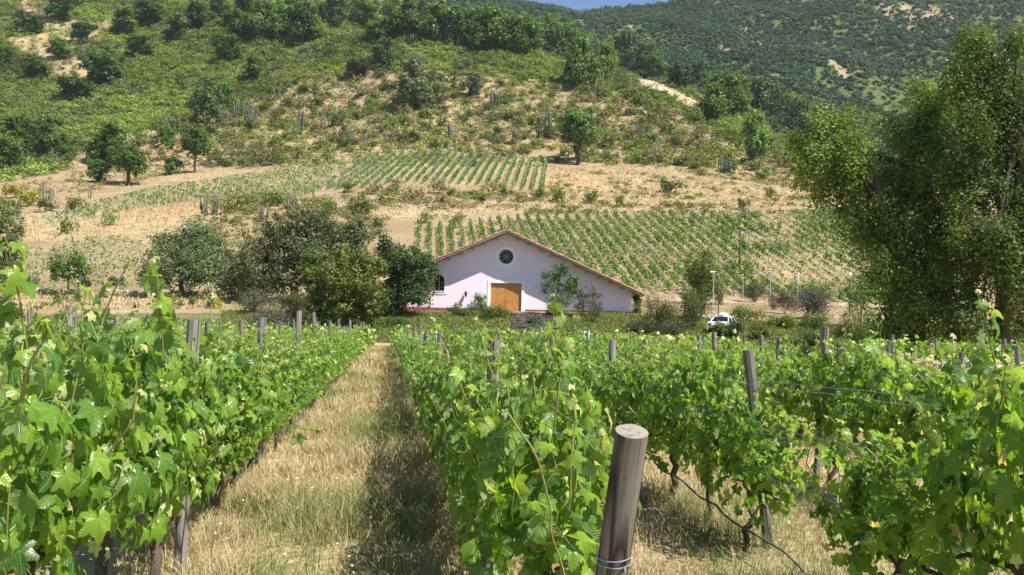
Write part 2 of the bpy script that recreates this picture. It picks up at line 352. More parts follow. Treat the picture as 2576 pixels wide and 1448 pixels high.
# ------------------------------------------------------------------ ground sheet
P_STRAW = [[(1385,425),(1560,428),(1700,450),(1900,480),(2110,502),(2115,524),(1700,524),(1250,532),(940,562),(925,520),(1100,505),(1380,500)],
           [(60,535),(200,512),(350,520),(500,505),(540,545),(430,600),(380,612),(60,606)],
           [(380,610),(650,520),(560,500),(480,520)], [(1586,190),(1640,200),(1762,262),(1776,284),(1700,252),(1620,216)], [(340,390),(450,385),(430,430),(340,420)]]
P_YARD = [(60,745),(600,745),(640,800),(-50,800)]
DX = [-900,0,150,260,400,520,650,780,900,1000,1150,1300,1450,1550,1700,1850,2000,2150,2600]
DY = [470,455,430,340,320,300,245,200,185,175,185,195,210,240,290,350,420,470,500]
def dense(px, py): return py < np.interp(px, DX, DY)
def build_ground():
    s = np.unique(np.concatenate([np.linspace(-3, -.75, 40), np.linspace(-.75, .75, 520), np.linspace(.75, 3, 40)]))
    Y = np.concatenate([np.arange(-60, 0, 4.0), np.arange(0, 78, 1.0), np.arange(78, 470, 1.25), np.arange(470, 1500, 4.5)])
    S, YY = np.meshgrid(s, Y); X = S * (YY + 60) ; Z = height(X, YY)
    px, py = project(X, np.maximum(YY, 1), Z)
    px0, py0 = px, py; px = px + (fbm(X / 14 + 11, YY / 14) - .5) * 70 * (YY > 90); py = py + (fbm(X / 9 + 31, YY / 9) - .5) * 26 * (YY > 90)
    straw = np.zeros(X.shape)
    for p in P_STRAW: straw = np.maximum(straw, inpoly(px, py, p) & (YY > 90))
    straw = np.maximum(straw, (YY < 79) * .62)
    mid = (YY > 190) & (YY < 470); straw = np.maximum(straw, mid * (.2 + .35 * (fbm(X / 25, YY / 25) > .55)))
    green = (dense(px, py) & (YY > 190)) * .85 + ((YY > 79) & (YY < 93)) * .75
    green = np.where((YY > 560), .55, green); green = np.where(inpoly(px, py, [(60, -20), (230, 60), (330, 40), (180, 130), (250, 200), (120, 190), (30, 100)]) & (YY > 300), .1, green)
    green = np.where(YY > 600, np.where(fbm(X / 45, YY / 70) > .71, .35, .95), green)
    u = X + .132 * YY
    track = ((np.abs(u - 17.4) < 1.3) & (YY < 78)) * .9 + ((np.abs(YY - 76.5) < 1.6) * .7)
    track = track + np.where(inpoly(px, py, P_YARD) & (YY > 80) & (YY < 130), .2, 0) + np.where((np.abs(YY - 131) < 2) & (px > 1560), .8, 0)
    track = track + np.where(inpoly(px0, py0, P_STRAW[3]) & (YY > 200) & (YY < 480), 1.0, 0); green = np.where(inpoly(px0, py0, P_STRAW[3]) & (YY < 480), 0, green)
    yardg = inpoly(px, py, [(330, 762), (600, 758), (600, 790), (330, 790)]) & (YY < 130) & (YY > 80); track = np.where(yardg, track * .5, track)
    mask = np.stack([straw, green, np.clip(track, 0, 1)], -1).reshape(-1, 3)
    n, mm = X.shape; i = np.arange(n - 1)[:, None] * mm; j = np.arange(mm - 1)[None, :]
    F = np.stack([i + j, i + j + 1, i + mm + j + 1, i + mm + j], -1).reshape(-1, 4)
    g = G(); g.add(np.stack([X, YY, Z], -1).reshape(-1, 3), F); m = g.mesh('ground', M_ter, True)
    m.attributes.remove(m.attributes['col'])
    a = m.attributes.new('mask', 'FLOAT_VECTOR', 'POINT'); a.data.foreach_set('vector', mask.astype(np.float32).ravel())
    return tag(link('ground', m), kind='structure')
build_ground()
# ------------------------------------------------------------------ foliage generators
def diamonds(g, P, Nn, s, col, asp=.6, q=rng):
    n = len(P); a = unit(np.cross(Nn, unit(q.normal(size=(n, 3))))); b = np.cross(Nn, a); s = np.broadcast_to(s, (n,))[:, None]
    V = np.stack([P - a * s, P - b * s * asp, P + a * s, P + b * s * asp], 1).reshape(-1, 3)
    g.add(V, np.arange(4 * n).reshape(n, 4), col)
def lerp(a, b, f): return np.asarray(a) * (1 - f) + np.asarray(b) * f
def crown(g, lobes, ncl, per, leaf, cr, seed, ca, cb, droop=1.0, surf=.45, asp=.6, up=.4):
    q = np.random.default_rng(seed); L = np.array(lobes, float)      # cx cy cz rx ry rz
    wt = (L[:, 3] * L[:, 5]) ** 1.0; k = q.choice(len(L), ncl, p=wt / wt.sum())
    d = unit(q.normal(size=(ncl, 3))); r = q.random(ncl) ** surf * q.uniform(.86, 1.24, ncl)
    cc = L[k, :3] + d * L[k, 3:] * r[:, None]
    n = ncl * per; idx = np.repeat(np.arange(ncl), per); crr = cr * q.uniform(.6, 1.3, ncl)
    off = q.normal(size=(n, 3)) * crr[idx][:, None] * np.array([1, 1, droop]) * .55
    if droop > 1.2: off[:, 2] -= np.abs(off[:, 2]) * .3
    P = cc[idx] + off; nn = unit(d[idx] * .5 + unit(off) * .4 + q.normal(size=(n, 3)) * .5 + np.array([0, 0, up]))
    f = np.clip(q.random(ncl)[idx] * .75 + q.random(n) * .35, 0, 1)[:, None]
    diamonds(g, P, nn, leaf * q.uniform(.6, 1.25, n), lerp(ca, cb, f) * q.uniform(.8, 1.2, (n, 1)), asp, q)
def limbs(g, base, top, rad, lobes, seed, k=8, col=(1, 1, 1)):
    q = np.random.default_rng(seed); base = np.array(base, float); top = np.array(top, float)
    f = np.linspace(0, 1, 7)[:, None]; tp = base * (1 - f) + top * f + q.normal(size=(7, 3)) * rad * .5 * np.sin(f * 3.1); tp[0] = base
    add_tube(g, tp, rad * (1.25 - .85 * f[:, 0] ** .8), 8, col)
    for i in range(k):
        l = lobes[i % len(lobes)]; s = tp[min(6, 2 + int(q.integers(0, 5)))]; e = np.array(l[:3]) + q.normal(size=3) * np.array(l[3:]) * .35
        f2 = np.linspace(0, 1, 6)[:, None]; mid = (s + e) / 2 + np.array([0, 0, np.linalg.norm(e - s) * .12])
        pp = s * (1 - f2) ** 2 + mid * 2 * f2 * (1 - f2) + e * f2 ** 2 + q.normal(size=(6, 3)) * rad * .15
        pp[0] = s; add_tube(g, pp, rad * .5 * (1 - .85 * f2[:, 0]), 5, col)
def rlobes(q, w, h, n, z0=.35, spread=.62):
    L = []
    for i in range(n):
        a = q.uniform(0, 6.28); r = w / 2 * spread * q.random() ** .6; zc = h * q.uniform(z0, .82); s = w * q.uniform(.17, .27) * (1.15 - .5 * (zc / h - z0))
        L.append((r * math.cos(a), r * math.sin(a), zc, s, s, s * q.uniform(.75, 1.1) * h / w * .9))
    L.append((0, 0, h * .8, w * .24, w * .24, h * .19)); return L
TREE_COL = {'dark': ((.022, .055, .012), (.09, .16, .028)), 'mid': ((.03, .075, .012), (.15, .24, .04)), 'grey': ((.06, .085, .04), (.13, .16, .075)),
            'bright': ((.07, .12, .015), (.19, .26, .04)), 'olive': ((.04, .042, .022), (.10, .095, .045)), 'dry': ((.10, .08, .06), (.17, .14, .10)),
            'yellow': ((.25, .22, .02), (.5, .42, .03))}
def make_tree(kind, seed, w, h, ncl=60, per=26, leaf=.32, cr=.9, nl=9, droop=1.0, z0=.35, trunk=True, rad=None, mat=None):
    q = np.random.default_rng(seed); L = rlobes(q, w, h, nl, z0); ca, cb = TREE_COL[kind]
    g = G(); crown(g, L, ncl, per, leaf, cr, seed, ca, cb, droop); cm = g.mesh('tree_crown', mat or M_fol)
    if not trunk: return cm, None
    t = G(); rad = rad or w * .035; limbs(t, (0, 0, -.3), (q.normal() * w * .04, q.normal() * w * .04, h * .7), rad, L, seed + 1)
    return cm, t.mesh('tree_trunk', M_tbark, True)
ORD = ['first','second','third','fourth','fifth','sixth','seventh','eighth','ninth','tenth','eleventh','twelfth','thirteenth','fourteenth','fifteenth','sixteenth','seventeenth','eighteenth','nineteenth','twentieth']
TENS = {20: 'twenty', 30: 'thirty', 40: 'forty', 50: 'fifty', 60: 'sixty', 70: 'seventy'}
TTH = {20: 'twentieth', 30: 'thirtieth', 40: 'fortieth', 50: 'fiftieth', 60: 'sixtieth', 70: 'seventieth'}
def ordw(n):
    if n <= 20: return ORD[n - 1]
    return TTH[n] if n % 10 == 0 else TENS[n - n % 10] + '-' + ORD[n % 10 - 1]
# ================================================================== the winery building
YB = 95.0
def bx(px, py=700): return at(px, py, YB)[0]
def bz(py, px=1275): return at(px, py, YB)[2]
xr = bx(1589, 760); xp = bx(1274, 640); xl = 2 * xp - xr
zb = bz(787, 1400) - .05; ze = at(1592, 737, YB)[2] + .05; zp = bz(588)
wsl = (zp - ze) / (xr - xp)                       # roof slope
bl = thing('winery_building', 'pale pink gabled building with terracotta roof and wooden double door', 'building', (xp, YB, zb))
def bpart(name, g, mat, parent=bl, smooth=False, loc=None): return link(name, g.mesh(name, mat, smooth), parent, loc)
HWd = xr - xp; ZE = ze - zb; ZP = zp - zb
dx0, dx1 = bx(1233, 750) - xp, bx(1312, 750) - xp; dz1 = at(1272, 713, YB)[2] - zb
rc = at(1273.5, 646.8, YB); rcx, rcz = rc[0] - xp, rc[2] - zb; rr = 18.6 / F_PX * YB; ro = 24.9 / F_PX * YB
wcx = [at(1104, 715, YB)[0] - xp, at(1438, 718, YB)[0] - xp]; wh = 14.3 / F_PX * YB; wo = 20.5 / F_PX * YB
wz0, wz1 = at(1104, 733.5, YB)[2] - zb, at(1104, 706, YB)[2] - zb     # sill and springing
# front wall: strips in x between openings (wall 0.4 thick, openings real)
def front_wall():
    g = G(); xs = set([-HWd, HWd, 0, dx0, dx1])
    for c in wcx: xs |= set(c + wh * math.cos(a) for a in np.linspace(0, math.pi, 17))
    xs |= set(rcx + rr * math.cos(a) for a in np.linspace(0, math.pi, 25)); xs = sorted(xs)
    top = lambda x: ZE + (HWd - abs(x)) * wsl
    def holes(x):
        H = []
        if dx0 < x < dx1: H.append((0, dz1))
        for c in wcx:
            if abs(x - c) < wh: H.append((wz0, wz1 + math.sqrt(wh ** 2 - (x - c) ** 2)))
        if abs(x - rcx) < rr: s = math.sqrt(rr ** 2 - (x - rcx) ** 2); H.append((rcz - s, rcz + s))
        return sorted(H)
    for a, b in zip(xs[:-1], xs[1:]):
        if b - a < 1e-5: continue
        m = (a + b) / 2; e = (b - a) * 1e-3
        ha, hb, hm = holes(a + e), holes(b - e), holes(m)
        if not (len(ha) == len(hb) == len(hm)): ha = hb = hm
        lo_a = lo_b = 0.0
        segs = []
        for (p, q_), (p2, q2) in zip(ha, hb): segs.append((lo_a, p, lo_b, p2)); lo_a, lo_b = q_, q2
        segs.append((lo_a, top(a), lo_b, top(b)))
        for z0a, z1a, z0b, z1b in segs:
            if z1a - z0a < 1e-4 and z1b - z0b < 1e-4: continue
            V = [(a, 0, z0a), (b, 0, z0b), (b, 0, z1b), (a, 0, z1a), (a, .4, z0a), (b, .4, z0b), (b, .4, z1b), (a, .4, z1a)]
            g.add(V, [(0, 1, 2, 3), (4, 7, 6, 5), (3, 2, 6, 7), (0, 4, 5, 1)])
    DL = 26.0
    box(g, -HWd, -HWd + .4, .4, DL, 0, ZE); box(g, HWd - .4, HWd, .4, DL, 0, ZE); 
    prism(g, [(-HWd, 0), (HWd, 0), (HWd, ZE), (0, ZP), (-HWd, ZE)], DL, DL + .4)
    return g, DL
g, DL = front_wall(); bpart('wall', g, M_wall)
g = G(); hp = .30
for a, b in ((-HWd - .03, dx0 - .42), (dx1 + .42, HWd + .03)): box(g, a, b, -.03, -.002, -.6, hp)
box(g, HWd + .002, HWd + .03, -.03, DL, -.6, hp); box(g, -HWd - .03, -HWd - .002, -.03, DL, -.6, hp); bpart('plinth', g, M_plinth)
# roof
def roof():
    OF, OS = 1.65, 1.05; rf = link('roof', None, bl); th = .11
    for s in (-1, 1):
        g = G(); xe = HWd + OS; zt = lambda x: ZE + (HWd - x) * wsl
        n = int((DL + 2 * OF) / .12); ys = np.linspace(-OF, DL + OF, n)
        rows = np.linspace(0, xe, 31); V = []
        yy, rr_ = np.meshgrid(ys, np.repeat(rows, 2)[1:-1]); lift = np.tile(np.array([0.0, .035]), 30)[:, None]
        zz = zt(rr_) + th + .07 + .05 * np.abs(np.sin(yy * math.pi / .24)) + lift
        m_, n_ = yy.shape; i = np.arange(m_ - 1)[:, None] * n_; j = np.arange(n_ - 1)[None, :]
        F = np.stack([i + j, i + j + 1, i + n_ + j + 1, i + n_ + j], -1).reshape(-1, 4)
        g.add(np.stack([s * rr_, yy, zz], -1).reshape(-1, 3), F)
        q = np.random.default_rng(3 + s); m = int(xe / .42)          # barrel tiles along the verge
        L = math.hypot(1, wsl)
        for k in range(m + 1):
            x0 = k * .42; x1 = min(x0 + .5, xe + .05); j0 = q.uniform(-.015, .02)
            a = np.linspace(0, math.pi, 7); r0, r1 = .10, .12
            P0 = [(s * x0, -OF - .02 + r0 * math.cos(t), zt(x0) + th + .07 + .0 + r0 * math.sin(t) * 1.0 + j0) for t in a]
            P1 = [(s * x1, -OF - .02 + r1 * math.cos(t), zt(x1) + th + .105 + r1 * math.sin(t) + j0) for t in a]
            g.add(P0 + P1, [(i, i + 1, 8 + i, 7 + i) for i in range(6)])
            g.add(P1 + [(s * x1, -OF - .02, zt(x1) + th + .06)], [(i, i + 1, 7) for i in range(6)])
        link('roof_tiles', g.mesh('roof_tiles', M_tile), rf)
        g = G(); V = []
        for y0, y1, a0, a1 in ((-OF, DL + OF, .02, th + .06),):
            P = [(0, zt(0) + a0), (s * xe, zt(xe) + a0), (s * xe, zt(xe) + a1), (0, zt(0) + a1)]
            prism(g, P if s > 0 else P[::-1], y0, y1)
        link('soffit', g.mesh('soffit', M_oldwood), rf)
        g = G(); P = [(0, zt(0) + .0), (s * (xe + .02), zt(xe) + .0), (s * (xe + .02), zt(xe) + .17), (0, zt(0) + .17)]
        prism(g, P if s > 0 else P[::-1], -OF - .05, -OF - .003); link('bargeboard', g.mesh('bargeboard', M_oldwood), rf)
        x = 1.0
        while x < xe - .2:
            g = G(); P = [(s * (x - .06), zt(x) - .30), (s * (x + .06), zt(x) - .30), (s * (x + .06), zt(x + .06) + .015), (s * (x - .06), zt(x - .06) + .015)]
            prism(g, P if s > 0 else P[::-1], -OF * .8, -.002); link('purlin_end', g.mesh('purlin_end', M_oldwood), rf); x += 1.22
    g = G(); y = -OF - .1
    while y < DL + OF:
        a = np.linspace(0, math.pi, 7); P = []
        for yy, r in ((y, .15), (y + .46, .13)): P += [(r * math.cos(t), yy, ZE + HWd * wsl + th + .1 + r * math.sin(t)) for t in a]
        g.add(P, [(i, i + 1, 8 + i, 7 + i) for i in range(6)]); y += .4
    link('ridge_tiles', g.mesh('ridge_tiles', M_tile), rf)
    return OF
OF = roof()
# door
dr = link('door_surround', None, bl); g = G(); tw = .29
box(g, dx0 - tw, dx0, -.05, -.002, -.05, dz1 + tw); box(g, dx1, dx1 + tw, -.05, -.002, -.05, dz1 + tw); box(g, dx0, dx1, -.05, -.002, dz1, dz1 + tw)
box(g, dx0 - .001, dx0 + .02, -.002, .25, -.05, dz1); box(g, dx1 - .02, dx1 + .001, -.002, .25, -.05, dz1)
bl_door = link('door_surround', g.mesh('door_surround', M_white), bl); bpy.data.objects.remove(dr)
for s in (0, 1):
    lw = (dx1 - dx0) / 2; x0 = dx0 + s * lw + .015; x1 = x0 + lw - .03; g = G()
    box(g, x0, x1, .16, .22, 0, dz1 - .02)
    zs = [.12, dz1 * .335, dz1 * .40, dz1 * .64, dz1 * .70, dz1 - .14]; xs = [x0 + .14, (x0 + x1) / 2 - .06, (x0 + x1) / 2 + .06, x1 - .14]
    st = .014
    for a, b in ((x0, xs[0]), (xs[1], xs[2]), (xs[3], x1)): box(g, a, b, .16 - st, .1599, 0, dz1 - .02)
    for a, b in ((xs[0], xs[1]), (xs[2], xs[3])):
        for c, d in ((0, zs[0]), (zs[1], zs[2]), (zs[3], zs[4]), (zs[5], dz1 - .02)): box(g, a, b, .16 - st, .1599, c, d)
        for k in range(3):
            c, d = zs[2 * k], zs[2 * k + 1]; box(g, a + .05, b - .05, .152, .1598, c + .05, d - .05)
    lf = link('door_leaf', g.mesh('door_leaf', M_door), bl)
    g = G(); xh = x1 - .08 if s == 0 else x0 + .08; add_tube(g, [(xh, .12, 1.0), (xh, .06, 1.02), (xh, .06, 1.2), (xh, .12, 1.22)], .015, 6); link('handle', g.mesh('handle', M_iron), lf)
# windows
for c in wcx:
    g = G(); a = np.linspace(0, math.pi, 21); inn = [(c + wh, wz0)] + [(c + wh * math.cos(t), wz1 + wh * math.sin(t)) for t in a] + [(c - wh, wz0)]
    out = [(c + wo, wz0)] + [(c + wo * math.cos(t), wz1 + wo * math.sin(t)) for t in a] + [(c - wo, wz0)]
    for (p, q_), (p2, q2) in zip(zip(inn[:-1], out[:-1]), zip(inn[1:], out[1:])):
        g.add([(p[0], -.05, p[1]), (q_[0], -.05, q_[1]), (q2[0], -.05, q2[1]), (p2[0], -.05, p2[1]), (q_[0], 0, q_[1]), (q2[0], 0, q2[1]), (p[0], .2, p[1]), (p2[0], .2, p2[1])], [(0, 1, 2, 3), (1, 4, 5, 2), (0, 3, 7, 6)])
    box(g, c - wo, c + wo, -.05, 0, wz0 - .3, wz0 - .001); wf = link('window', g.mesh('window_surround', M_white), bl)
    g = G(); box(g, c - wh - .05, c + wh + .05, -.10, .18, wz0 - .05, wz0 + .03); link('sill', g.mesh('sill', M_white), wf)
    g = G(); 
    for s in (-1, 1): box(g, c + s * wh - .045, c + s * wh + .045, .12, .2, wz0 + .03, wz1)
    box(g, c - .05, c + .05, .115, .2, wz0 + .08, wz1 + wh - .02); box(g, c - wh, c + wh, .121, .2, wz0 + .031, wz0 + .1)
    for z in (wz0 + (wz1 - wz0) * .38, wz0 + (wz1 - wz0) * .88): box(g, c - wh, c + wh, .13, .2, z - .02, z + .02)
    add_tube(g, [(c + (wh - .02) * math.cos(t), .16, wz1 + (wh - .02) * math.sin(t)) for t in a], .04, 4); link('frame', g.mesh('window_frame', M_door), wf)
    g = G(); P = [(c - wh, wz0), (c + wh, wz0)] + [(c + wh * math.cos(t), wz1 + wh * math.sin(t)) for t in a]; n = len(P)
    g.add([(x, .21, z) for x, z in P] + [(c, .21, wz1)], [(i, (i + 1) % n, n) for i in range(n)]); link('pane', g.mesh('pane', M_glass), wf)
g = G(); a = np.linspace(0, 2 * math.pi, 41)
for t, t2 in zip(a[:-1], a[1:]):
    p = [(rcx + r * math.cos(u), rcz + r * math.sin(u)) for u in (t, t2) for r in (rr, ro)]
    g.add([(p[0][0], -.05, p[0][1]), (p[1][0], -.05, p[1][1]), (p[3][0], -.05, p[3][1]), (p[2][0], -.05, p[2][1]), (p[1][0], 0, p[1][1]), (p[3][0], 0, p[3][1]), (p[0][0], .2, p[0][1]), (p[2][0], .2, p[2][1])], [(0, 1, 2, 3), (1, 4, 5, 2), (0, 3, 7, 6)])
rw = link('round_window', g.mesh('round_window', M_white), bl)
g = G(); add_tube(g, [(rcx + (rr - .03) * math.cos(t), .14, rcz + (rr - .03) * math.sin(t)) for t in a], .05, 4, cap=False)
for k in range(4):
    t = k * math.pi / 4; add_tube(g, [(rcx - rr * math.cos(t), .14 + k * .003, rcz - rr * math.sin(t)), (rcx + rr * math.cos(t), .14 + k * .003, rcz + rr * math.sin(t))], .022, 4)
add_tube(g, [(rcx, .09, rcz), (rcx, .17, rcz)], .10, 10); link('frame', g.mesh('round_frame', M_oldwood), rw)
g = G(); g.add([(rcx + rr * math.cos(t), .2, rcz + rr * math.sin(t)) for t in a[:-1]] + [(rcx, .2, rcz)], [(i, (i + 1) % 40, 40) for i in range(40)]); link('pane', g.mesh('pane', M_glass), rw)
# wall lantern and eaves spotlights
la = at(1172, 743, YB); t = thing('wall_lantern', 'black iron lantern on the pink wall left of the door', 'lamp', (la[0], YB - .001, la[2]))
g = G(); add_tube(g, [(0, 0, .25), (0, -.15, .42), (0, -.3, .38), (0, -.3, .25)], .02, 6); box(g, -.05, .05, -.02, 0, .1, .4); link('bracket', g.mesh('bracket', M_iron), t)
g = G(); P = [(-.13, .22), (.13, .22), (.02, .42), (-.02, .42)]; prism(g, P, -.42, -.18); add_tube(g, [(0, -.3, -.22), (0, -.3, -.12)], .05, 6)
for sx in (-1, 1):
    for sy in (-1, 1): add_tube(g, [(sx * .12, -.3 + sy * .12, .22), (sx * .07, -.3 + sy * .07, -.15)], .014, 4)
link('lantern_cage', g.mesh('lantern_cage', M_iron), t)
g = G(); prism(g, [(-.05, -.14), (.05, -.14), (.10, .215), (-.10, .215)], -.39, -.21); link('lantern_glass', g.mesh('lantern_glass', M_glass), t)
for k, (px, py, nm) in enumerate(((1170, 631, 'spotlight under the left slope of the roof, left of the round window'), (1376, 636, 'spotlight under the right slope of the roof, nearest the ridge'),
                     (1500, 691, 'spotlight halfway down the right slope of the roof'), (1575, 727, 'spotlight under the lowest right end of the roof'))):
    p = at(px, py, YB - .4); t = thing('spotlight', 'small white ' + nm, 'spotlight', tuple(p), group='spotlights under the eaves')
    g = G(); add_tube(g, [(0, .12, .02), (0, 0, 0), (0, -.16, -.08)], np.array([.10, .11, .14]), 8); link('housing', g.mesh('housing', M_paint), t)
    g = G(); add_tube(g, [(0, .1, 0), (0, .12, .3), (0, .36, .3)], .025, 5); link('arm', g.mesh('arm', M_iron), t)
# terrace kerb + stone steps
p0 = at(1500, 792, 93.6); p1 = at(1640, 795, 93.6); g = G(); box(g, p0[0], p1[0], 93.45, 93.65, p1[2] - .5, p0[2] - .0)
tag(link('concrete_kerb', g.mesh('concrete_kerb', M_conc)), 'thin pale concrete kerb below the right end of the pink wall', 'kerb')
sp0 = at(1288, 815, 89); sp1 = at(1402, 815, 89); st = thing('stone_steps', 'dark dry-stone steps climbing to the wooden door', 'steps', (float(sp0[0]), 0, 0))
zt0 = at(1340, 789, 93.5)[2]; q = np.random.default_rng(5); nst = 9
for k in range(nst):
    g = G(); y1 = 92.6 - k * .95; wd = float(sp1[0] - sp0[0]); z1 = min(zt0, max(float(height(sp0[0] + xx, y1 + .3)) for xx in (0, wd / 2, wd)) + .2)
    for row in range(3):
        x = 0
        while x < wd:
            l = q.uniform(.25, .6); l = min(l, wd - x + .05); jz = q.uniform(-.015, .015); jy = q.uniform(-.04, .04)
            box(g, x + .01, x + l - .015, y1 - .02 + jy, y1 + 1.0, z1 - .11 * (row + 1) + .008 + jz, z1 - .11 * row - .006 + jz); x += l
    link('step', g.mesh('step', M_slate), st)
g = G(); box(g, 0, wd, 88, 94.2, zt0 - 2.6, zt0 - 2.2)
# ------------------------------------------------------------------ lamp posts, power pole, car, boulders, sign box
def lamp(kind, px, pyt, pyb, Y, label, lean=0, group='lamp posts along the track'):
    pt = at(px, pyt, Y); pb = at(px - lean, pyb, Y); z0 = min(float(height(pb[0], Y)), pb[2])
    t = thing('lamp_post', label, 'lamp post', (pb[0], Y, z0), group=group); h = pt[2] - z0; dx = pt[0] - pb[0]
    g = G(); mat = M_pole if kind in ('wood', 'globe') else M_dull
    add_tube(g, [(0, 0, -.3), (dx * .5, 0, h * .5), (dx, 0, h)], np.array([.055, .048, .04]) * (1.3 if mat is M_pole else .9), 8); link('pole', g.mesh('lamp_pole', mat, True), t)
    g = G()
    if kind == 'flat': box(g, dx - .42, dx + .12, -.16, .16, h, h + .14); box(g, dx - .34, dx + .04, -.12, .12, h - .05, h - .001)
    elif kind == 'cross': box(g, dx - .25, dx + .25, -.05, .05, h - .25, h - .13); add_tube(g, [(dx, 0, h - .05), (dx, 0, h + .18)], .13, 8)
    elif kind == 'globe': blob(g, (dx, 0, h + .22), (.28, .28, .28), 3, flat=1, n=10, m=7)
    else: add_tube(g, [(dx, 0, h), (dx, 0, h + .10)], .08, 8)
    link('lamp_head', g.mesh('lamp_head', M_paint), t)
lamp('flat', 1796, 686, 782, 101, 'white lamp post with a flat square head, just behind the white car', 4)
lamp('wood', 1805, 692, 788, 100, 'dark wooden pole leaning beside the flat-headed white lamp post', -3)
lamp('plain', 1717, 686, 745, 124, 'short white lamp post left of the bushy tree at the vineyard foot')
lamp('plain', 1869, 692, 757, 127, 'thin white lamp post at the foot of the tall power pole')
lamp('plain', 1938, 690, 764, 126, 'thin white lamp post above the left edge of the grey-brown bush')
lamp('cross', 2007, 694, 745, 128, 'thin white lamp post with crossbar rising behind the grey-brown bush')
lamp('globe', 2137, 695, 790, 112, 'dark lamp post with round white globe beside the bright slender tree')
pt = at(1862, 572, 150); z0 = float(height(pt[0], 150)); h = pt[2] - z0
t = thing('power_pole', 'tall dark wooden power pole standing in the hillside vineyard', 'power pole', (pt[0], 150, z0))
g = G(); add_tube(g, [(0, 0, -.4), (0, 0, h)], np.array([.17, .12]), 8); link('pole', g.mesh('power_pole', M_pole, True), t)
g = G(); box(g, -.9, .9, -.07, .07, h - .45, h - .31); link('cross_arm', g.mesh('cross_arm', M_pole), t)
for x in (-.75, 0, .75):
    g = G(); add_tube(g, [(x, 0, h - .3), (x, 0, h - .02)], np.array([.07, .04]), 6); link('insulator', g.mesh('insulator', M_paint), t)
for k, x in enumerate((-.75, .75)):
    a = np.array([pt[0] + x, 150, pt[2] - .05]); b = at(2700, 655, 118) + np.array([x, 0, 0]); f = np.linspace(0, 1, 16)[:, None]
    g = G(); add_tube(g, a * (1 - f) + b * f - np.array([0, 0, 1.0]) * 4 * f * (1 - f), .025, 4)
    tag(link('power_line', g.mesh('power_line', M_iron)), ('left' if k == 0 else 'right') + ' power line sagging from the tall dark pole towards the big tree', 'power line', 'power lines')
# car
def car():
    yc = min(np.arange(80, 128, .25), key=lambda y: abs(float(height(at(1817, 798, y)[0], y)) + 1.40 - at(1817, 798, y)[2])); cp = at(1817, 798, yc); zg = float(height(cp[0], yc)) - .02; print('car', yc)
    t = thing('parked_car', 'small white car with a white roof box, parked behind the shrubs', 'car', (cp[0], yc, zg), (0, 0, R(62)))
    M_lamp = plain('tail_lamp', (.45, .02, .02), None, rough=.3); M_tyre = plain('tyre_rubber', (.02, .02, .02), None, rough=.9)
    prof = [(-2.0, .35), (-2.05, .62), (-1.95, .88), (-1.0, .98), (1.55, 1.0), (2.0, .95), (2.05, .6), (1.95, .35)]
    g = G(); ws = [(-.80, .9), (-.86, 1), (.86, 1), (.80, .9)]; n = len(prof)
    V = [(x, y, .35 + (z - .35) * s) for y, s in ws for x, z in prof]; F = [(k * n + i, k * n + (i + 1) % n, (k + 1) * n + (i + 1) % n, (k + 1) * n + i) for k in range(3) for i in range(n)]
    g.add(V, F)
    for o in (0, 3 * n): g.add([V[o + i] for i in range(n)] + [(0, V[o][1], .65)], [(i, (i + 1) % n, n) for i in range(n)])
    top = [(-1.0, .98), (-.35, 1.40), (1.35, 1.43), (1.92, .99)]
    V = [(x, s * (.84 if z < 1.1 else .66), z) for s in (-1, 1) for x, z in top]
    bd = link('body', g.mesh('car_body', M_paint, False), t); g = G(); g.add(V, [(0, 3, 2, 1), (4, 5, 6, 7), (0, 1, 5, 4), (2, 3, 7, 6)]); link('windows', g.mesh('car_windows', M_glass), t)
    g = G(); box(g, -.42, 1.42, -.69, .69, 1.405, 1.46)
    for s in (-1, 1):
        for a, b, r in ((top[0], top[1], .045), (top[2], top[3], .07)): add_tube(g, [(a[0], s * (.84 if a[1] < 1.1 else .67), a[1]), (b[0], s * (.84 if b[1] < 1.1 else .67), b[1])], r, 6)
        add_tube(g, [(.4, s * .85, 1.0), (.45, s * .67, 1.42)], .04, 6); add_tube(g, [(-.3, s * .6, 1.5), (1.3, s * .6, 1.5)], .02, 6)
    link('roof', g.mesh('car_roof', M_paint), t)
    g = G(); a = np.linspace(0, math.pi, 9)
    for k in range(8):
        for x0, x1, s0, s1 in ((-.45, -.2, .5, .95), (-.2, .9, .95, 1), (.9, 1.2, 1, .7)):
            p = lambda x, s, t_: (x, .42 * s * math.cos(t_), 1.53 + .30 * s * math.sin(t_))
            g.add([p(x0, s0, a[k]), p(x0, s0, a[k + 1]), p(x1, s1, a[k + 1]), p(x1, s1, a[k])], [(0, 1, 2, 3)])
    for x, s in ((-.45, .5), (1.2, .7)): g.add([p(x, s, tt) for tt in a] + [(x, 0, 1.53)], [(i, i + 1, 9) for i in range(8)])
    box(g, -.3, 1.1, -.4, .4, 1.47, 1.53); link('roof_box', g.mesh('roof_box', M_paint), t)
    for x in (-1.3, 1.3):
        for s in (-1, 1):
            g = G(); add_tube(g, [(x, s * .66, .31), (x, s * .87, .31)], .31, 14); wl = link('wheel', g.mesh('tyre', M_tyre), t)
            g = G(); add_tube(g, [(x, s * .8, .31), (x, s * .885, .31)], .19, 10); link('rim', g.mesh('rim', M_wire), wl)
    for s in (-1, 1):
        g = G(); box(g, 1.98, 2.04, s * .72 - .1, s * .72 + .1, .7, .9); link('tail_light', g.mesh('tail_light', M_lamp), t)
        g = G(); box(g, -2.06, -1.98, s * .62 - .14, s * .62 + .14, .66, .8); link('headlight', g.mesh('headlight', M_glass), t)
car()
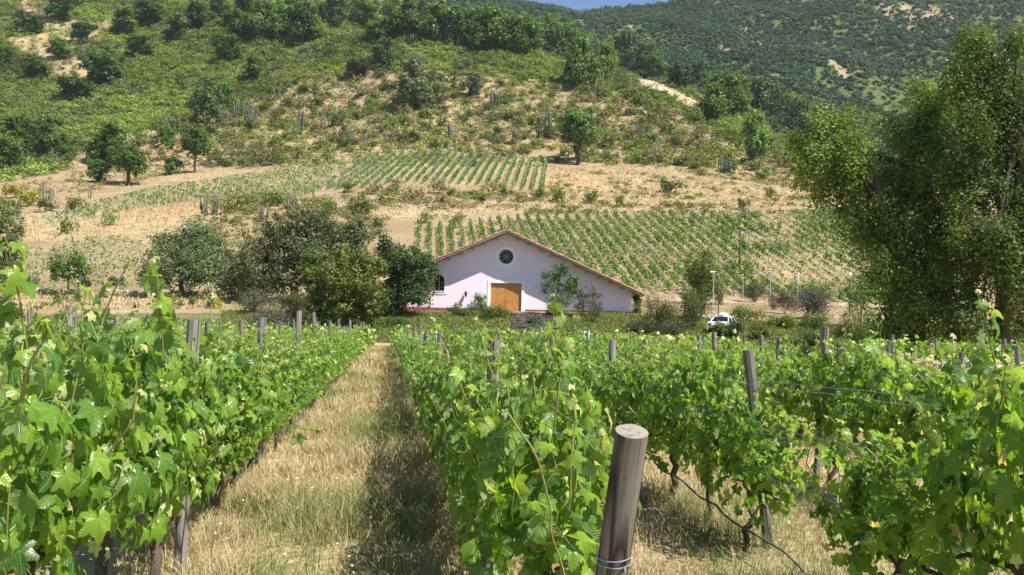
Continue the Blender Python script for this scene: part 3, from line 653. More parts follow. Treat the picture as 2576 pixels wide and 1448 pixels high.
for k, (px, py, Y, r, lb) in enumerate(((1771, 800, 86, .38, 'round tan boulder left of the white car, the farther from it'), (1786, 803, 86, .3, 'round tan boulder right beside the white car'),
      (1912, 446, 0, 1.9, 'big pale boulder on the bare slope right of the hillside trees'), (2390 - 1300, 536, 0, .4, 'small pale rock on the cut bank above the lower vineyard'))):
    p = at(px, py, Y) if Y else gp(px, py)
    if Y: yb_ = min(np.arange(80, 128, .25), key=lambda y: abs(float(height(at(px, py, y)[0], y)) + r * .4 - at(px, py, y)[2])); p = at(px, py, yb_)
    g = G(); blob(g, (0, 0, 0), (r, r, r), k + 9); blob(g, (r * .8, .1, -r * .3), (r * .6,) * 3, k + 19)
    tag(link('boulder', g.mesh('boulder', M_conc if k == 2 else M_stone, True), None, tuple(p)), lb, 'boulder')
p = at(1476, 848, 36); t = thing('meter_box', 'small white box on a stake among the vines below the building', 'box', (p[0], 36, 0.1))
g = G(); box(g, -.11, .11, -.08, .08, p[2] - .16, p[2] + .13); link('box_housing', g.mesh('box_housing', M_paint), t)
g = G(); box(g, -.07, .03, -.095, -.081, p[2] - .06, p[2] + .06); link('box_slot', g.mesh('box_slot', M_iron), t)
g = G(); add_tube(g, [(0, 0, -.2), (0, 0, p[2] - .2)], .03, 6); link('stake', g.mesh('box_stake', M_post), t)
# low stone walls of the yard
for px0, px1, py0, py1, lb in ((75, 190, 735, 739, 'low dry-stone wall behind the small dark tree in the yard'), (262, 345, 741, 742, 'low stone edging between the two yard trees'), (425, 548, 742, 746, 'low pile wall of pale stones under the broad grey-green tree')):
    a = gp(px0, py0); b = gp(px1, py1); g = G(); L = np.linalg.norm(b - a); q = np.random.default_rng(int(px0)); n = int(L / .38)
    for r_ in range(2):
        for k in range(n):
            f = (k + q.uniform(.2, .8)) / n; c = a * (1 - f) + b * f; c[2] = float(height(c[0], c[1])) + .1 + r_ * .26; s = q.uniform(.16, .3)
            blob(g, c - a, (s * 1.2, s, s), int(q.integers(1e6)), flat=.8, n=6, m=4)
    tag(link('stone_wall', g.mesh('stone_wall', M_stone, True), None, tuple(a)), lb, 'stone wall')
# ================================================================== grapevines
VA = np.radians([-116, -58, 0, 58, 116])
def leaf_tpl(lod, seed):
    q = np.random.default_rng(seed)
    ctl = [(-168, .16), (-145, .36), (-116, .47), (-88, .33), (-58, .60), (-29, .40), (0, .68), (29, .40), (58, .60), (88, .33), (116, .47), (145, .36), (168, .16)]
    step = 58 / 6 if lod == 0 else 29; n = 17 if lod == 0 else 5; th = np.arange(-n, n + 1) * step
    r = np.interp(th, [c[0] for c in ctl], [c[1] for c in ctl]) * q.uniform(.9, 1.1, len(th))
    if lod == 0:
        r += np.where(np.arange(len(th)) % 2 == 0, .028, -.028) * (np.arange(len(th)) + 1 > 0); k = np.isin(np.round(th), [-116, -58, 0, 58, 116]); r[k] += .03
    th = np.radians(th); m = len(th)
    dv = np.min(np.abs(th[:, None] - VA[None, :]), 1); cup = q.uniform(-.75, -.25); fold = q.uniform(.1, .5); ph = q.uniform(0, 6)
    def ring(f):
        rr = r * f; d = rr * np.sin(np.minimum(dv, 1.3)); z = cup * rr ** 2 + fold * d * .6 + .05 * f * f * np.sin(th * 3.7 + ph)
        z += -.35 * np.maximum(0, rr - .3) * (1 if seed % 2 else .2)
        return np.stack([np.sin(th) * rr, np.cos(th) * rr, z], -1), np.stack([d, rr, np.ones(m)], -1)
    V = [np.zeros((1, 3))]; A = [np.array([[0, 0, 1.0]])]; F = []
    if lod == 0:
        for f in (.5, 1.0): v, a = ring(f); V.append(v); A.append(a)
        for i in range(m - 1): F += [(0, 2 + i, 1 + i), (1 + i, 2 + i, 1 + m + i), (2 + i, 2 + m + i, 1 + m + i)]
    else:
        v, a = ring(1.0); V.append(v); A.append(a * np.array([1, 1, 0])); F = [(0, 2 + i, 1 + i) for i in range(m - 1)]
    return np.vstack(V), np.array(F), np.vstack(A)
TPL = {l: [leaf_tpl(l, 11 * l + s) for s in range(6)] for l in (0, 1)}
def put_leaves(g, lod, P, Nn, T, s, col, q):
    """leaves: petiole points P, normals, tip directions, sizes, colours"""
    T = unit(T - Nn * (T * Nn).sum(1, keepdims=True)); B = np.cross(T, Nn)
    k = q.integers(0, 6, len(P))
    for j in range(6):
        m = k == j
        if not m.any(): continue
        V, F, A = TPL[lod][j]; c = m.sum()
        W = P[m][:, None] + s[m][:, None, None] * (V[None, :, :1] * B[m][:, None] + V[None, :, 1:2] * T[m][:, None] + V[None, :, 2:] * Nn[m][:, None])
        FF = (F[None] + (np.arange(c) * len(V))[:, None, None]).reshape(-1, 3)
        g.add(W.reshape(-1, 3), FF, np.repeat(col[m], len(F), 0), np.tile(A, (c, 1)))
LC = [np.array(c) for c in ((.035, .105, .009), (.10, .215, .016), (.21, .33, .03), (.54, .57, .28), (.56, .44, .30))]
def leafcol(q, n, age):          # age 0 mature .. 1 tip
    f = q.random((n, 1)); c = np.where(f < .5, lerp(LC[0], LC[1], f * 2), lerp(LC[1], LC[2], f * 2 - 1))
    tip = np.where(q.random((n, 1)) < .3, LC[4], LC[3]); a = np.clip(age, 0, 1)[:, None]
    c = c * (1 - a * .5) + LC[2] * a * .5; c = c * (1 - np.clip(a - .55, 0, 1) * 2) + tip * np.clip(a - .55, 0, 1) * 2
    return np.clip(c * q.uniform(.8, 1.2, (n, 1)), 0, 1)
UP = np.array([0, 0, 1.0])
def shoot_path(q, base, dirn, n, step, up=.5, droop=0.0, wander=.18):
    P = [np.array(base, float)]; d = unit(np.array(dirn, float))
    for i in range(n):
        d = unit(d + q.normal(size=3) * wander + UP * (up - droop * i / n) * .25); P.append(P[-1] + d * step)
    return np.array(P)
def leaves_on(g, q, lod, P, size, tip_small=True, prob=1.0, outward=None, young0=.75):
    n = len(P); i = np.arange(1, n); i = i[q.random(len(i)) < prob]
    if len(i) == 0: return
    f = i / (n - 1.0); side = unit(np.cross(P[np.minimum(i + 1, n - 1)] - P[i - 1], q.normal(size=(len(i), 3)))); 
    if outward is not None: side = unit(side + outward * .6)
    s = size * q.uniform(.75, 1.2, len(i)) * (np.where(f > .65, 1 - (f - .65) * 1.9, 1) if tip_small else 1)
    pet = P[i] + side * (s * q.uniform(.4, .8, len(i)))[:, None] + UP * .01
    nn = unit(side * .8 + UP * .65 + q.normal(size=(len(i), 3)) * .38); T = unit(side * .7 - UP * .75 + q.normal(size=(len(i), 3)) * .35)
    age = np.clip((f - young0) / (1 - young0 + 1e-6), 0, 1) if tip_small else np.zeros(len(i))
    put_leaves(g, lod, pet, nn, T, s, leafcol(q, len(i), age), q)
    return pet, i
def tendril(g, q, p, d, L=.16):
    t = np.linspace(0, 1, 12); d = unit(np.array(d, float)); a = unit(np.cross(d, UP + .01)); b = np.cross(d, a); ph = q.uniform(0, 6); cr = q.uniform(.15, .35)
    pts = p + np.outer(t * L, d) + np.outer(np.sin(t * 5 + ph) - math.sin(ph), a) * cr * L * .5 + np.outer(np.cos(t * 5 + ph) - math.cos(ph), b) * cr * L * .5 + np.outer(-t * t, UP) * L * .15
    add_tube(g, pts, .0016, 3, (1, 1, 1), False)
def make_vine(seed, lod, dens=1.0, L=1.15, zlow=.42):
    q = np.random.default_rng(seed); tr, st, lv = G(), G(), G()
    k = np.linspace(0, 1, 9)[:, None]; bp = np.array([q.uniform(-.05, .05), q.uniform(-.1, .1), -.08]); ht = .66
    tp = bp + np.array([0, 0, ht + .08]) * k + q.normal(size=(9, 3)) * np.array([.022, .03, 0]); rad = np.array([.040, .036, .033, .036, .030, .033, .030, .034, .028]) * q.uniform(.8, 1.15)
    add_tube(tr, tp, rad, 8 if lod == 0 else 5)
    for s in (-1, 1):
        c = np.array([tp[-1] + np.array([q.normal() * .02, s * t_ * L * .52, -.02 + .05 * math.sin(t_ * 3) + q.normal() * .012]) for t_ in np.linspace(0, 1, 7)])
        add_tube(tr, c, np.linspace(.024, .012, 7), 6 if lod == 0 else 4)
        if lod == 0:
            for t_ in (.25, .5, .75): 
                b = c[int(t_ * 6)]; add_tube(tr, [b, b + np.array([q.normal() * .02, 0, .05]), b + np.array([q.normal() * .03, q.normal() * .02, .09])], np.array([.013, .012, .009]), 5)
    ns = 15 if lod == 0 else 12
    for i in range(ns):
        y = (i + q.uniform(.1, .9)) / ns * L - L / 2; sd = q.choice([-1, 1]); base = np.array([tp[-1][0], y, ht + q.uniform(-.02, .05)])
        n = int(q.integers(9, 15)); tall = q.random() < .16
        if tall: n += 2
        P = shoot_path(q, base, (sd * q.uniform(.1, .75), q.normal() * .2, 1), n, .078, up=.9 if tall else .55, droop=.4 if tall else 1.1, wander=.14)
        P[:, 0] = np.clip(P[:, 0], -.42, .42)
        if lod == 0 or i % 2 == 0: add_tube(st, P[::1 if lod == 0 else 2], .0042 if lod == 0 else .005, 4 if lod == 0 else 3, (1, 1, 1), False)
        leaves_on(lv, q, lod, P, .135, outward=np.array([sd * .5, 0, .1]))
        if lod == 0 and (tall or q.random() < .5):
            for _ in range(2): tendril(st, q, P[-int(q.integers(1, 5))], q.normal(size=3) + UP, q.uniform(.1, .22))
    n = int((270 if lod == 0 else 150) * dens)                          # lateral leaves that close the hedge
    sd = q.choice([-1, 1], n); z = zlow + (1.52 - zlow) * q.random(n) ** .85; wv = .30 * np.sqrt(np.clip(1 - ((z - 1.0) / .68) ** 2, .05, 1))
    P = np.stack([sd * wv * q.uniform(.55, 1.15, n), q.uniform(-L / 2, L / 2, n), z], -1); out = np.stack([sd, q.normal(size=n) * .45, .15 + .5 * q.random(n)], -1)
    nn = unit(out + q.normal(size=(n, 3)) * .35); T = unit(np.stack([sd * .45, q.normal(size=n) * .45, -np.ones(n)], -1))
    pale = q.random(n) < .17; put_leaves(lv, lod, P, nn, T, np.where(pale, .62, 1) * (.15 if lod == 0 else .145) * q.uniform(.5, 1.15, n), leafcol(q, n, np.where(pale, .95, 0)), q)
    return tr, st, lv
def vine_meshes(seed, lod, **k):
    tr, st, lv = make_vine(seed, lod, **k)
    return tr.mesh('vine_trunk', M_bark, True), st.mesh('vine_shoots', M_shoot), lv.mesh('vine_leaves', M_grape, lod == 0, True)
V0 = [vine_meshes(100 + i, 0) for i in range(9)]
V1 = [vine_meshes(200 + i, 1) for i in range(7)]
SP = 2.3; ROWS = {}
for k in range(1, 15): ROWS[('left', k)] = -1.6 - SP * (k - 1)
for k in range(1, 8): ROWS[('right', k)] = .72 + SP * (k - 1)
for k in range(1, 7): ROWS[('far', k)] = 20.6 + SP * (k - 1)
def rowx(u, Y): return u - .132 * Y
def rowrange(side, k, u):
    y0 = 3.9 if side == 'right' and k == 1 else max(3.2, (-u / .428 if u < 0 else u / .70) - 1.0)
    if side == 'far': return max(y0, 20), 44 - 0.5 * k
    if side == 'right' and k == 1: y0 = 4.35
    if side == 'left' and k == 1: y0 = 4.0
    if side == 'right' and k == 2: y0 = 4.3
    return y0, 74.5
def rowname(side, k):
    if side == 'far': return '%s row beyond the white roses' % ORD[k - 1]
    return '%s row %s of the grass path' % (ORD[k - 1], side)
allv = []
for (side, k), u in ROWS.items():
    y0, y1 = rowrange(side, k, u); n = 0
    for Y in np.arange(y0, y1, 1.12): n += 1; allv.append((Y, side, k, u, n))
allv.sort(key=lambda a: a[0] if a[1] != 'far' else a[0] + 12)
q = np.random.default_rng(77); ROWANG = math.atan(.132)
VPOS = {}
for (Y, side, k, u, n) in allv[:300]:
    X = rowx(u, Y); lod = 0 if Y < 11.5 else 1; ms = (V0 if lod == 0 else V1); ms = ms[int(q.integers(len(ms)))]
    wild = side == 'right' and k > 1
    if wild and q.random() < .10: continue
    lab = ('%s grapevine from the near end in the ' % ordw(n)) + rowname(side, k)
    rz = ROWANG + (math.pi if q.random() < .5 else 0); wild = side == 'right' and k > 1; low = (side, k) == ('right', 2) and 5.4 < Y < 8.2; sz = (.82 if low else (q.uniform(.78, 1.14) if wild else q.uniform(.92, 1.03)))
    sz *= (.70 if k >= 4 and X / Y > .31 else .95) if wild else ((.98 if Y < 8 else .95) if side == 'right' else (1.17 if Y < 6.8 else .98))
    t = thing('grapevine', lab, 'grapevine', (X, Y, float(height(X, Y))), (0, 0, rz), (q.uniform(.9, 1.12) * (.8 if (side, k) == ('right', 2) and Y < 9.2 else 1), 1.0, sz), 'grapevines in the trellised rows')
    link('trunk', ms[0], t); link('leaves', ms[2], t)
    if Y < 20: link('shoots', ms[1], t)
    VPOS[(side, k, n)] = t
# vines farther off: one mass
g = G(); q = np.random.default_rng(78)
for (Y, side, k, u, n) in allv[300:]:
    m = 70 if Y < 55 else 46; X = rowx(u, Y); P = np.stack([X + q.normal(size=m) * .21, Y + q.uniform(-.6, .6, m), .45 + 1.15 * q.random(m) ** .8], -1)
    P[:, 2] += height(P[:, 0], P[:, 1]) + (q.random(m) < .06) * .25
    diamonds(g, P, unit(q.normal(size=(m, 3)) + np.array([0, 0, .5])), .105 * q.uniform(.7, 1.3, m) * (1.25 if m < 60 else 1), leafcol(q, m, np.where(q.random(m) < .22, 1.0, .2)), .8, q)
tag(link('vineyard_foliage', g.mesh('vineyard_foliage', M_shiny)), 'green vine rows in the far half of the flat vineyard', 'grapevines', kind='stuff')
# posts
def make_post(seed, h, r, m=10):
    q = np.random.default_rng(seed); z = np.linspace(-.25, h, 9); g = G()
    pts = np.stack([np.cumsum(q.normal(size=9) * .003), np.cumsum(q.normal(size=9) * .003), z], -1); V, F = tube(pts, r * q.uniform(.95, 1.05, 9), m, False)
    a = np.tile(np.arange(m), 9); ang = 1 + .035 * np.sin(a * 2.1 + seed) + .02 * np.sin(a * 5.0); c = np.repeat(pts, m, 0); V = c + (V - c) * ang[:, None]
    g.add(V, F); top = V[-m:]; g.add(np.vstack([top, top.mean(0) + np.array([0, 0, .004])]), [(i, (i + 1) % m, m) for i in range(m)]); return g
PM = [make_post(s, 1.9, .042 + .003 * (s % 3)).mesh('vineyard_post', M_post, False) for s in range(6)]
q = np.random.default_rng(79); posts = []
FIX = {('left', 1): [6.6, 11.5, 16, 20.5, 24.7], ('left', 2): [11.4, 15.4, 19.5], ('right', 1): [6.3, 10.8, 15.2], ('right', 2): [7.75, 12.4, 16.8], ('right', 3): [11.4, 14.9, 19.3], ('right', 4): [13.4, 18.0], ('left', 3): [15.8, 20.4]}
HT = {('left', 1, 6.6): 1.80, ('left', 1, 16): 2.03, ('left', 1, 20.5): 2.07, ('left', 1, 11.5): 1.86, ('right', 1, 6.3): 1.70, ('right', 2, 7.75): 1.66, ('right', 3, 11.4): 1.9, ('right', 3, 14.9): 1.8, ('left', 2, 11.4): 1.97, ('left', 2, 15.4): 1.93}
for (side, k), u in ROWS.items():
    y0, y1 = rowrange(side, k, u); L = list(FIX.get((side, k), [])); Y = (L[-1] if L else y0 + q.uniform(.2, 3)) + (4.3 if L else 0)
    while Y < y1 + .5: L.append(Y); Y += q.uniform(4.1, 4.7)
    for n, Y in enumerate(L):
        X = rowx(u, Y); hh = HT.get((side, k, Y), q.uniform(1.78, 2.0) if side == 'left' else q.uniform(1.5, 1.85)); lean = q.normal() * R(1.6), q.normal() * R(1.6)
        if (side, k, n) == ('right', 2, 0): lean = (R(2), R(-5))
        if (side, k, n) == ('left', 1, 0): lean = (0, R(1.5))
        s = hh / 1.9; dz = float(height(X, Y)); rz = q.uniform(0, 6.28)
        if (side, k, n) == ('left', 1, 0): X += .15
        if (side, k, n) == ('right', 2, 0): X += .2; lean = (R(1), R(-6.5)); rz = 0
        t = tag(link('vineyard_post', PM[int(q.integers(6))], None, (X, Y, dz), (lean[0], lean[1], rz), (1, 1, s)),
            ('%s wooden post from the near end in the ' % ordw(n + 1)) + rowname(side, k), 'post', 'weathered posts in the vine rows')
# the big leaning end post in front
pa, pb = at(1589, 1085, 3.08), at(1538, 1440, 3.27); ax = unit((pa - pb)[None])[0]; base = pb - ax * (pb[2] + .25) / ax[2]; Lp = float(np.linalg.norm(pa - base))
t = thing('end_post', 'thick grey wooden end post leaning in the right foreground, wire round it', 'post', tuple(base), Vector(ax).to_track_quat('Z', 'Y').to_euler()); ax = np.array([0, 0, 1.0])
g = G(); m = 22; k = np.linspace(0, 1, 16); pts = base * 0 + np.outer(k * Lp, ax); V, F = tube(pts, .0555 + .006 * (1 - k), m, False)
a = np.tile(np.arange(m), 16) / m * 2 * math.pi; cc = np.repeat(pts, m, 0); zz = np.repeat(k, m)
V = cc + (V - cc) * (1 + .02 * np.sin(3 * a + 1) + .012 * np.sin(7 * a + zz * 3) - .03 * np.exp(-((a - 5.2) / .12) ** 2))[:, None]
kn = np.exp(-((a - 4.3) / .35) ** 2 - ((zz - .62) / .03) ** 2) + .7 * np.exp(-((a - 5.6) / .3) ** 2 - ((zz - .8) / .02) ** 2); V = cc + (V - cc) * (1 - .10 * np.exp(-((a - .35) / .45) ** 2) + .05 * kn + .012 * np.sin(11 * a))[:, None]
g.add(V, F); M_end = plain('end_post_wood', (.1, .085, .07), (.23, .20, .17), 5, .9)
bd = link('post_shaft', g.mesh('post_shaft', M_post, True), t)
top = V[-m:]; c0 = top.mean(0); g = G(); ring = c0 + (top - c0) * .55 + ax * .002
g.add(np.vstack([top, ring, c0 + ax * .001]), [(i, (i + 1) % m, m + (i + 1) % m, m + i) for i in range(m)]); g.add(np.vstack([ring, c0 + ax * .001]), [(i, (i + 1) % m, m) for i in range(m)])
def ends_mat():
    m, t_, p, o = nodes('sawn_end'); vec = objpos(t_); mp = N(t_, 'ShaderNodeMapping'); mp.inputs['Location'].default_value = tuple(-c0); t_.links.new(vec, mp.inputs[0])
    w = N(t_, 'ShaderNodeTexWave', wave_type='RINGS', rings_direction='SPHERICAL'); w.inputs['Scale'].default_value = 45; w.inputs['Distortion'].default_value = 2; w.inputs['Detail'].default_value = 3; t_.links.new(mp.outputs[0], w.inputs['Vector'])
    n1 = noise(t_, 40, 6, vec); c = mixc(t_, w.outputs['Fac'], (.20, .17, .135), (.31, .27, .22)); c = mixc(t_, ramp(t_, n1, .5, .7), c, (.10, .085, .065)); t_.links.new(c, p.inputs['Base Color'])
    p.inputs['Roughness'].default_value = .95; bump(t_, p, n1, .004); return m
link('sawn_top', g.mesh('sawn_top', ends_mat(), False), t)
def around(f, r, tilt, n=28, turns=1.0):
    u_ = np.array([1.0, 0, 0]); v_ = np.array([0, 1.0, 0]); a_ = np.linspace(0, 2 * math.pi * turns, int(n * turns))
    return ax * (Lp * f) + np.outer(np.cos(a_), u_) * r + np.outer(np.sin(a_), v_) * r + np.outer(np.cos(a_ + 1), ax) * tilt
g = G(); fz = 1 - .50 / Lp; add_tube(g, around(fz, .062, .008), .0022, 5, cap=False); link('wire_tie', g.mesh('wire_tie', M_wire), t); g = G(); add_tube(g, around(fz + .012, .062, .014), .0022, 5, cap=False); link('wire_tie', g.mesh('wire_tie', M_wire), t); g = G()
pk = ax * Lp * fz + np.array([.02, -.062, 0]); add_tube(g, [pk + np.array([0, 0, .015]), pk + np.array([.003, -.008, 0]), pk + np.array([0, -.004, -.02])], .004, 5)
link('staple', g.mesh('staple', M_wire), t)
# trellis wires and drip hose
def wirepts(u, z, y0, y1, q, sag=.015, n=60):
    Y = np.concatenate([np.linspace(y0, min(y1, 14), n), np.linspace(min(y1, 14) + .5, y1, n // 2)]); return np.stack([rowx(u, Y) + q.normal(size=len(Y)) * .003, Y, z + sag * np.sin(Y * 1.46) + q.normal(size=len(Y)) * .002 + .003 * Y], -1)
for (side, k) in (('left', 1), ('left', 2), ('right', 1), ('right', 2), ('right', 3), ('right', 4), ('far', 1)):
    u = ROWS[(side, k)]; y0, y1 = rowrange(side, k, u)
    y0 = {('right', 1): 3.25, ('left', 1): 1.2, ('right', 2): 2.0}.get((side, k), y0)
    for z, nm in ((.68, 'lowest'), (1.05, 'middle'), (1.42, 'top')):
        g = G(); q = np.random.default_rng(int(z * 100) + k)
        for dx in ((-.035, .035) if z > .9 else (0,)): add_tube(g, wirepts(u + dx, z + dx * .6, y0, y1, q), .0022, 4, cap=False)
        tag(link('trellis_wire', g.mesh('trellis_wire', M_wire)), '%s trellis wire of the %s' % (nm, rowname(side, k)), 'wire', 'trellis wires')
q = np.random.default_rng(4); Y = np.linspace(3.0, 30, 120); zz = np.interp(Y, [3, 5, 6.4, 6.8, 7.3, 7.9, 10.5, 12, 30], [.08, .0, .05, .14, .16, .17, .36, .40, .42]) + .025 * np.sin(Y * 5.6) * (Y > 8)
g = G(); add_tube(g, np.stack([rowx(3.0, Y) + .02 * np.sin(Y * 3.1) - .06, Y, zz + .08], -1), .0095, 8)
tag(link('drip_hose', g.mesh('drip_hose', M_hose, True)), 'grey drip hose sagging under the second vine row right of the path', 'hose')
# shoots that stand out in front, each a part of the vine that carries it
def hero(vkey, base, tip, n, size, seed, curl=None, lod=0, young0=.55, tend=3, extra=None):
    q = np.random.default_rng(seed); base = np.array(base); tip = np.array(tip); f = np.linspace(0, 1, n + 1)[:, None]
    mid = (base + tip) / 2 + np.array(curl if curl is not None else (0, 0, 0)); P = base * (1 - f) ** 2 + 2 * mid * f * (1 - f) + tip * f * f + np.cumsum(q.normal(size=(n + 1, 3)) * .004, 0)
    st, lv = G(), G(); add_tube(st, P, np.linspace(.006, .0022, n + 1), 5, cap=False); leaves_on(lv, q, 0, P, size, young0=young0)
    for a in range(2): leaves_on(lv, q, 0, P[-3:], size * .45, prob=.8, young0=0)
    for _ in range(tend): j = int(q.integers(n // 3, n)); tendril(st, q, P[j], unit(q.normal(size=3) * .8 + UP * .3), q.uniform(.12, .26))
    t = VPOS[vkey]; inv = (Matrix.Translation(t.location) @ t.rotation_euler.to_matrix().to_4x4() @ Matrix.Diagonal((*t.scale, 1))).inverted()
    so = link('tall_shoot', st.mesh('tall_shoot', M_shoot, True), t); so.matrix_basis = inv
    link('young_leaves', lv.mesh('young_leaves', M_grape, True, True), so)
def nearvine(side, k, Y): return min((kk for kk in VPOS if kk[0] == side and kk[1] == k), key=lambda kk: abs(VPOS[kk].location.y - Y))
H = [(('right', 1, 4.6), (1335, 1120, 4.4), (1388, 748, 4.3), 13, .12), (('right', 1, 4.6), (1372, 1000, 4.5), (1440, 800, 4.4), 8, .10), (('right', 1, 5.2), (1180, 1010, 5.0), (1095, 800, 4.9), 9, .10),
     (('right', 1, 5.2), (1250, 950, 5.2), (1200, 800, 5.2), 7, .09), (('right', 1, 4.4), (1300, 1010, 4.4), (1290, 850, 4.3), 7, .11), (('left', 1, 5.2), (400, 960, 5.0), (372, 655, 4.8), 11, .16),
     (('left', 1, 4.4), (75, 900, 4.2), (15, 600, 4.0), 10, .17), (('left', 1, 5.0), (235, 900, 4.7), (152, 690, 4.6), 9, .08), (('right', 2, 4.4), (2555, 1050, 4.5), (2497, 742, 4.4), 10, .10),
     (('right', 2, 5.5), (2250, 960, 6.0), (2212, 842, 6.0), 6, .11), (('left', 1, 8.5), (630, 1070, 8.5), (775, 1082, 8.1), 9, .14), (('right', 1, 4.5), (1270, 1240, 4.3), (1110, 1270, 4.05), 7, .09),
     (('right', 1, 4.5), (1190, 1150, 4.6), (1178, 1040, 4.1), 7, .15), (('right', 2, 5.0), (2440, 1010, 5.2), (2420, 850, 5.1), 7, .12), (('right', 2, 4.4), (2520, 1150, 4.6), (2560, 900, 4.3), 8, .15),
     (('left', 1, 4.4), (120, 1000, 4.3), (135, 800, 4.2), 8, .16), (('left', 1, 5.0), (300, 980, 4.9), (300, 790, 4.8), 8, .14), (('right', 1, 6.0), (1230, 930, 6.0), (1262, 830, 6.0), 6, .09)]
for i, ((sd, k, Y), b, tp_, n, sz) in enumerate(H):
    hero(nearvine(sd, k, Y), at(*b), at(*tp_), n, sz, 500 + i, curl=(.03 * (-1) ** i, 0, .03))
# ================================================================== grass between the rows
def blades(g, P, h, q, col, w=.004, bend=.5):
    n = len(P); a = q.uniform(0, 6.28, n); d = np.stack([np.cos(a), np.sin(a), np.zeros(n)], -1); s = np.stack([-np.sin(a), np.cos(a), np.zeros(n)], -1)
    h = h * q.uniform(.5, 1.3, n); b = (bend * q.uniform(.1, 1.4, n) * h)[:, None]; h = h[:, None]; w = np.broadcast_to(w, (n,))[:, None]
    V = np.stack([P - s * w, P + s * w, P + d * b * .35 + UP * h * .6 + s * w * .8, P + d * b * .35 + UP * h * .6 - s * w * .8, P + d * b + UP * h], 1).reshape(-1, 3)
    i = np.arange(n)[:, None] * 5; g.add(V, i + np.array([[0, 1, 2, 3]]), col); 
    g.F[3].append(g.F[4][-1][:, [3, 2]].copy()) if False else None
    idx = i + np.array([[3, 2, 4]]); g.F[3].append(idx + g.n - len(V)); g.c[3].append(np.broadcast_to(col, (n, 3)))
def gcol(q, n, gr):
    s = lerp((.27, .20, .105), (.57, .475, .29), q.random((n, 1))); e = lerp((.10, .15, .03), (.22, .26, .08), q.random((n, 1))); return np.where(q.random((n, 1)) < gr[:, None], e, s)
g = G(); q = np.random.default_rng(80)
for y0, y1, dens, hh, ww in ((3.2, 6, 2600, .17, .0022), (6, 10, 1700, .17, .003), (10, 18, 750, .18, .0048), (18, 34, 260, .19, .008), (34, 76, 60, .20, .016)):
    ulo, uhi = (-1.95, 5.6) if y1 <= 10 else (-1.95, 10) ; n = int((y1 - y0) * (uhi - ulo) * dens)
    Y = q.uniform(y0, y1, n); u = q.uniform(ulo, uhi, n); X = rowx(u, Y); vis = (X / Y < .62) & (X / Y > -.6)
    lane = (u > -1.95) & (u < 1.0); keep = vis & (lane | (q.random(n) < np.where(u < 3.3, .55, .3))); X, Y, u = X[keep], Y[keep], u[keep]; n = len(X)
    clump = fbm(X * 1.6 + 50, Y * 1.1 + 50); k2 = q.random(n) < np.clip((clump - .18) * 2.4, .25, 1); X, Y, u, clump = X[k2], Y[k2], u[k2], clump[k2]; n = len(X)
    gr = np.clip((fbm(X * .9 + 9, Y * .35) - .40) * 2.6, .10, .85) + np.where((u > -.1) & (u < .7), .12, 0) + np.where((Y < 7) & (u > -.9) & (u < .5), .12, 0)
    P = np.stack([X, Y, height(X, Y) - .01], -1); blades(g, P, hh * np.where((u > 1.2) & (u < 2.5), .8, 1) * (.6 + .8 * clump), q, gcol(q, n, gr), ww, 1.3)
tag(link('meadow_grass', g.mesh('meadow_grass', M_grass)), 'dry golden grass growing on the path between the vine rows', 'grass', kind='stuff')
# small flowers in the grass
g = G(); n = 70; cl = q.random((14, 2)); c = q.integers(0, 14, n); Y = 4.5 + cl[c, 0] ** 1.5 * 12 + q.normal(size=n) * .3; u = -1.3 + cl[c, 1] * 1.6 + q.normal(size=n) * .16; X = rowx(u, Y)
P = np.stack([X, Y, height(X, Y) + q.uniform(.16, .30, n)], -1); diamonds(g, P, unit(q.normal(size=(n, 3)) * .4 + UP), .011, np.where((c % 5 == 0)[:, None], (.75, .45, .03), (.75, .75, .70)), 1, q)
tag(link('wild_flowers', g.mesh('wild_flowers', M_grass)), 'tiny white and yellow wild flowers scattered in the path grass', 'flowers', kind='stuff')
# ------------------------------------------------------------------ roses beside the sandy track
RM = []
for s in range(3):
    q = np.random.default_rng(300 + s); g = G(); crown(g, [(0, 0, .45, .5, .6, .38)], 26, 22, .045, .14, s, (.03, .08, .02), (.09, .17, .04)); f = g.mesh('rose_foliage', M_shiny)
    g = G(); n = 46; d = unit(q.normal(size=(n, 3)) + np.array([0, 0, .7])); P = np.array([0, 0, .48]) + d * np.array([.5, .6, .42])
    for r_ in range(5): diamonds(g, P + q.normal(size=P.shape) * .018, unit(d + q.normal(size=(n, 3)) * .6), .055 * q.uniform(.7, 1.2, n), lerp((.78, .70, .66), (.80, .60, .55), q.random((n, 1))), .8, q)
    RM.append((f, g.mesh('rose_blossoms', M_grass)))
q = np.random.default_rng(81)
for n, Y in enumerate(np.arange(22, 46, 1.25)):
    X = rowx(18.7, Y); t = thing('rose_bush', '%s white rose bush from the near end of the rose hedge beside the sandy track' % ordw(n + 1), 'rose bush', (X, Y, float(height(X, Y))), (0, 0, q.uniform(0, 6)), (1.1, 1.15, q.uniform(1.05, 1.35)), 'white rose bushes beside the sandy track')
    a, b = RM[int(q.integers(3))]; link('foliage', a, t); link('blossoms', b, t)
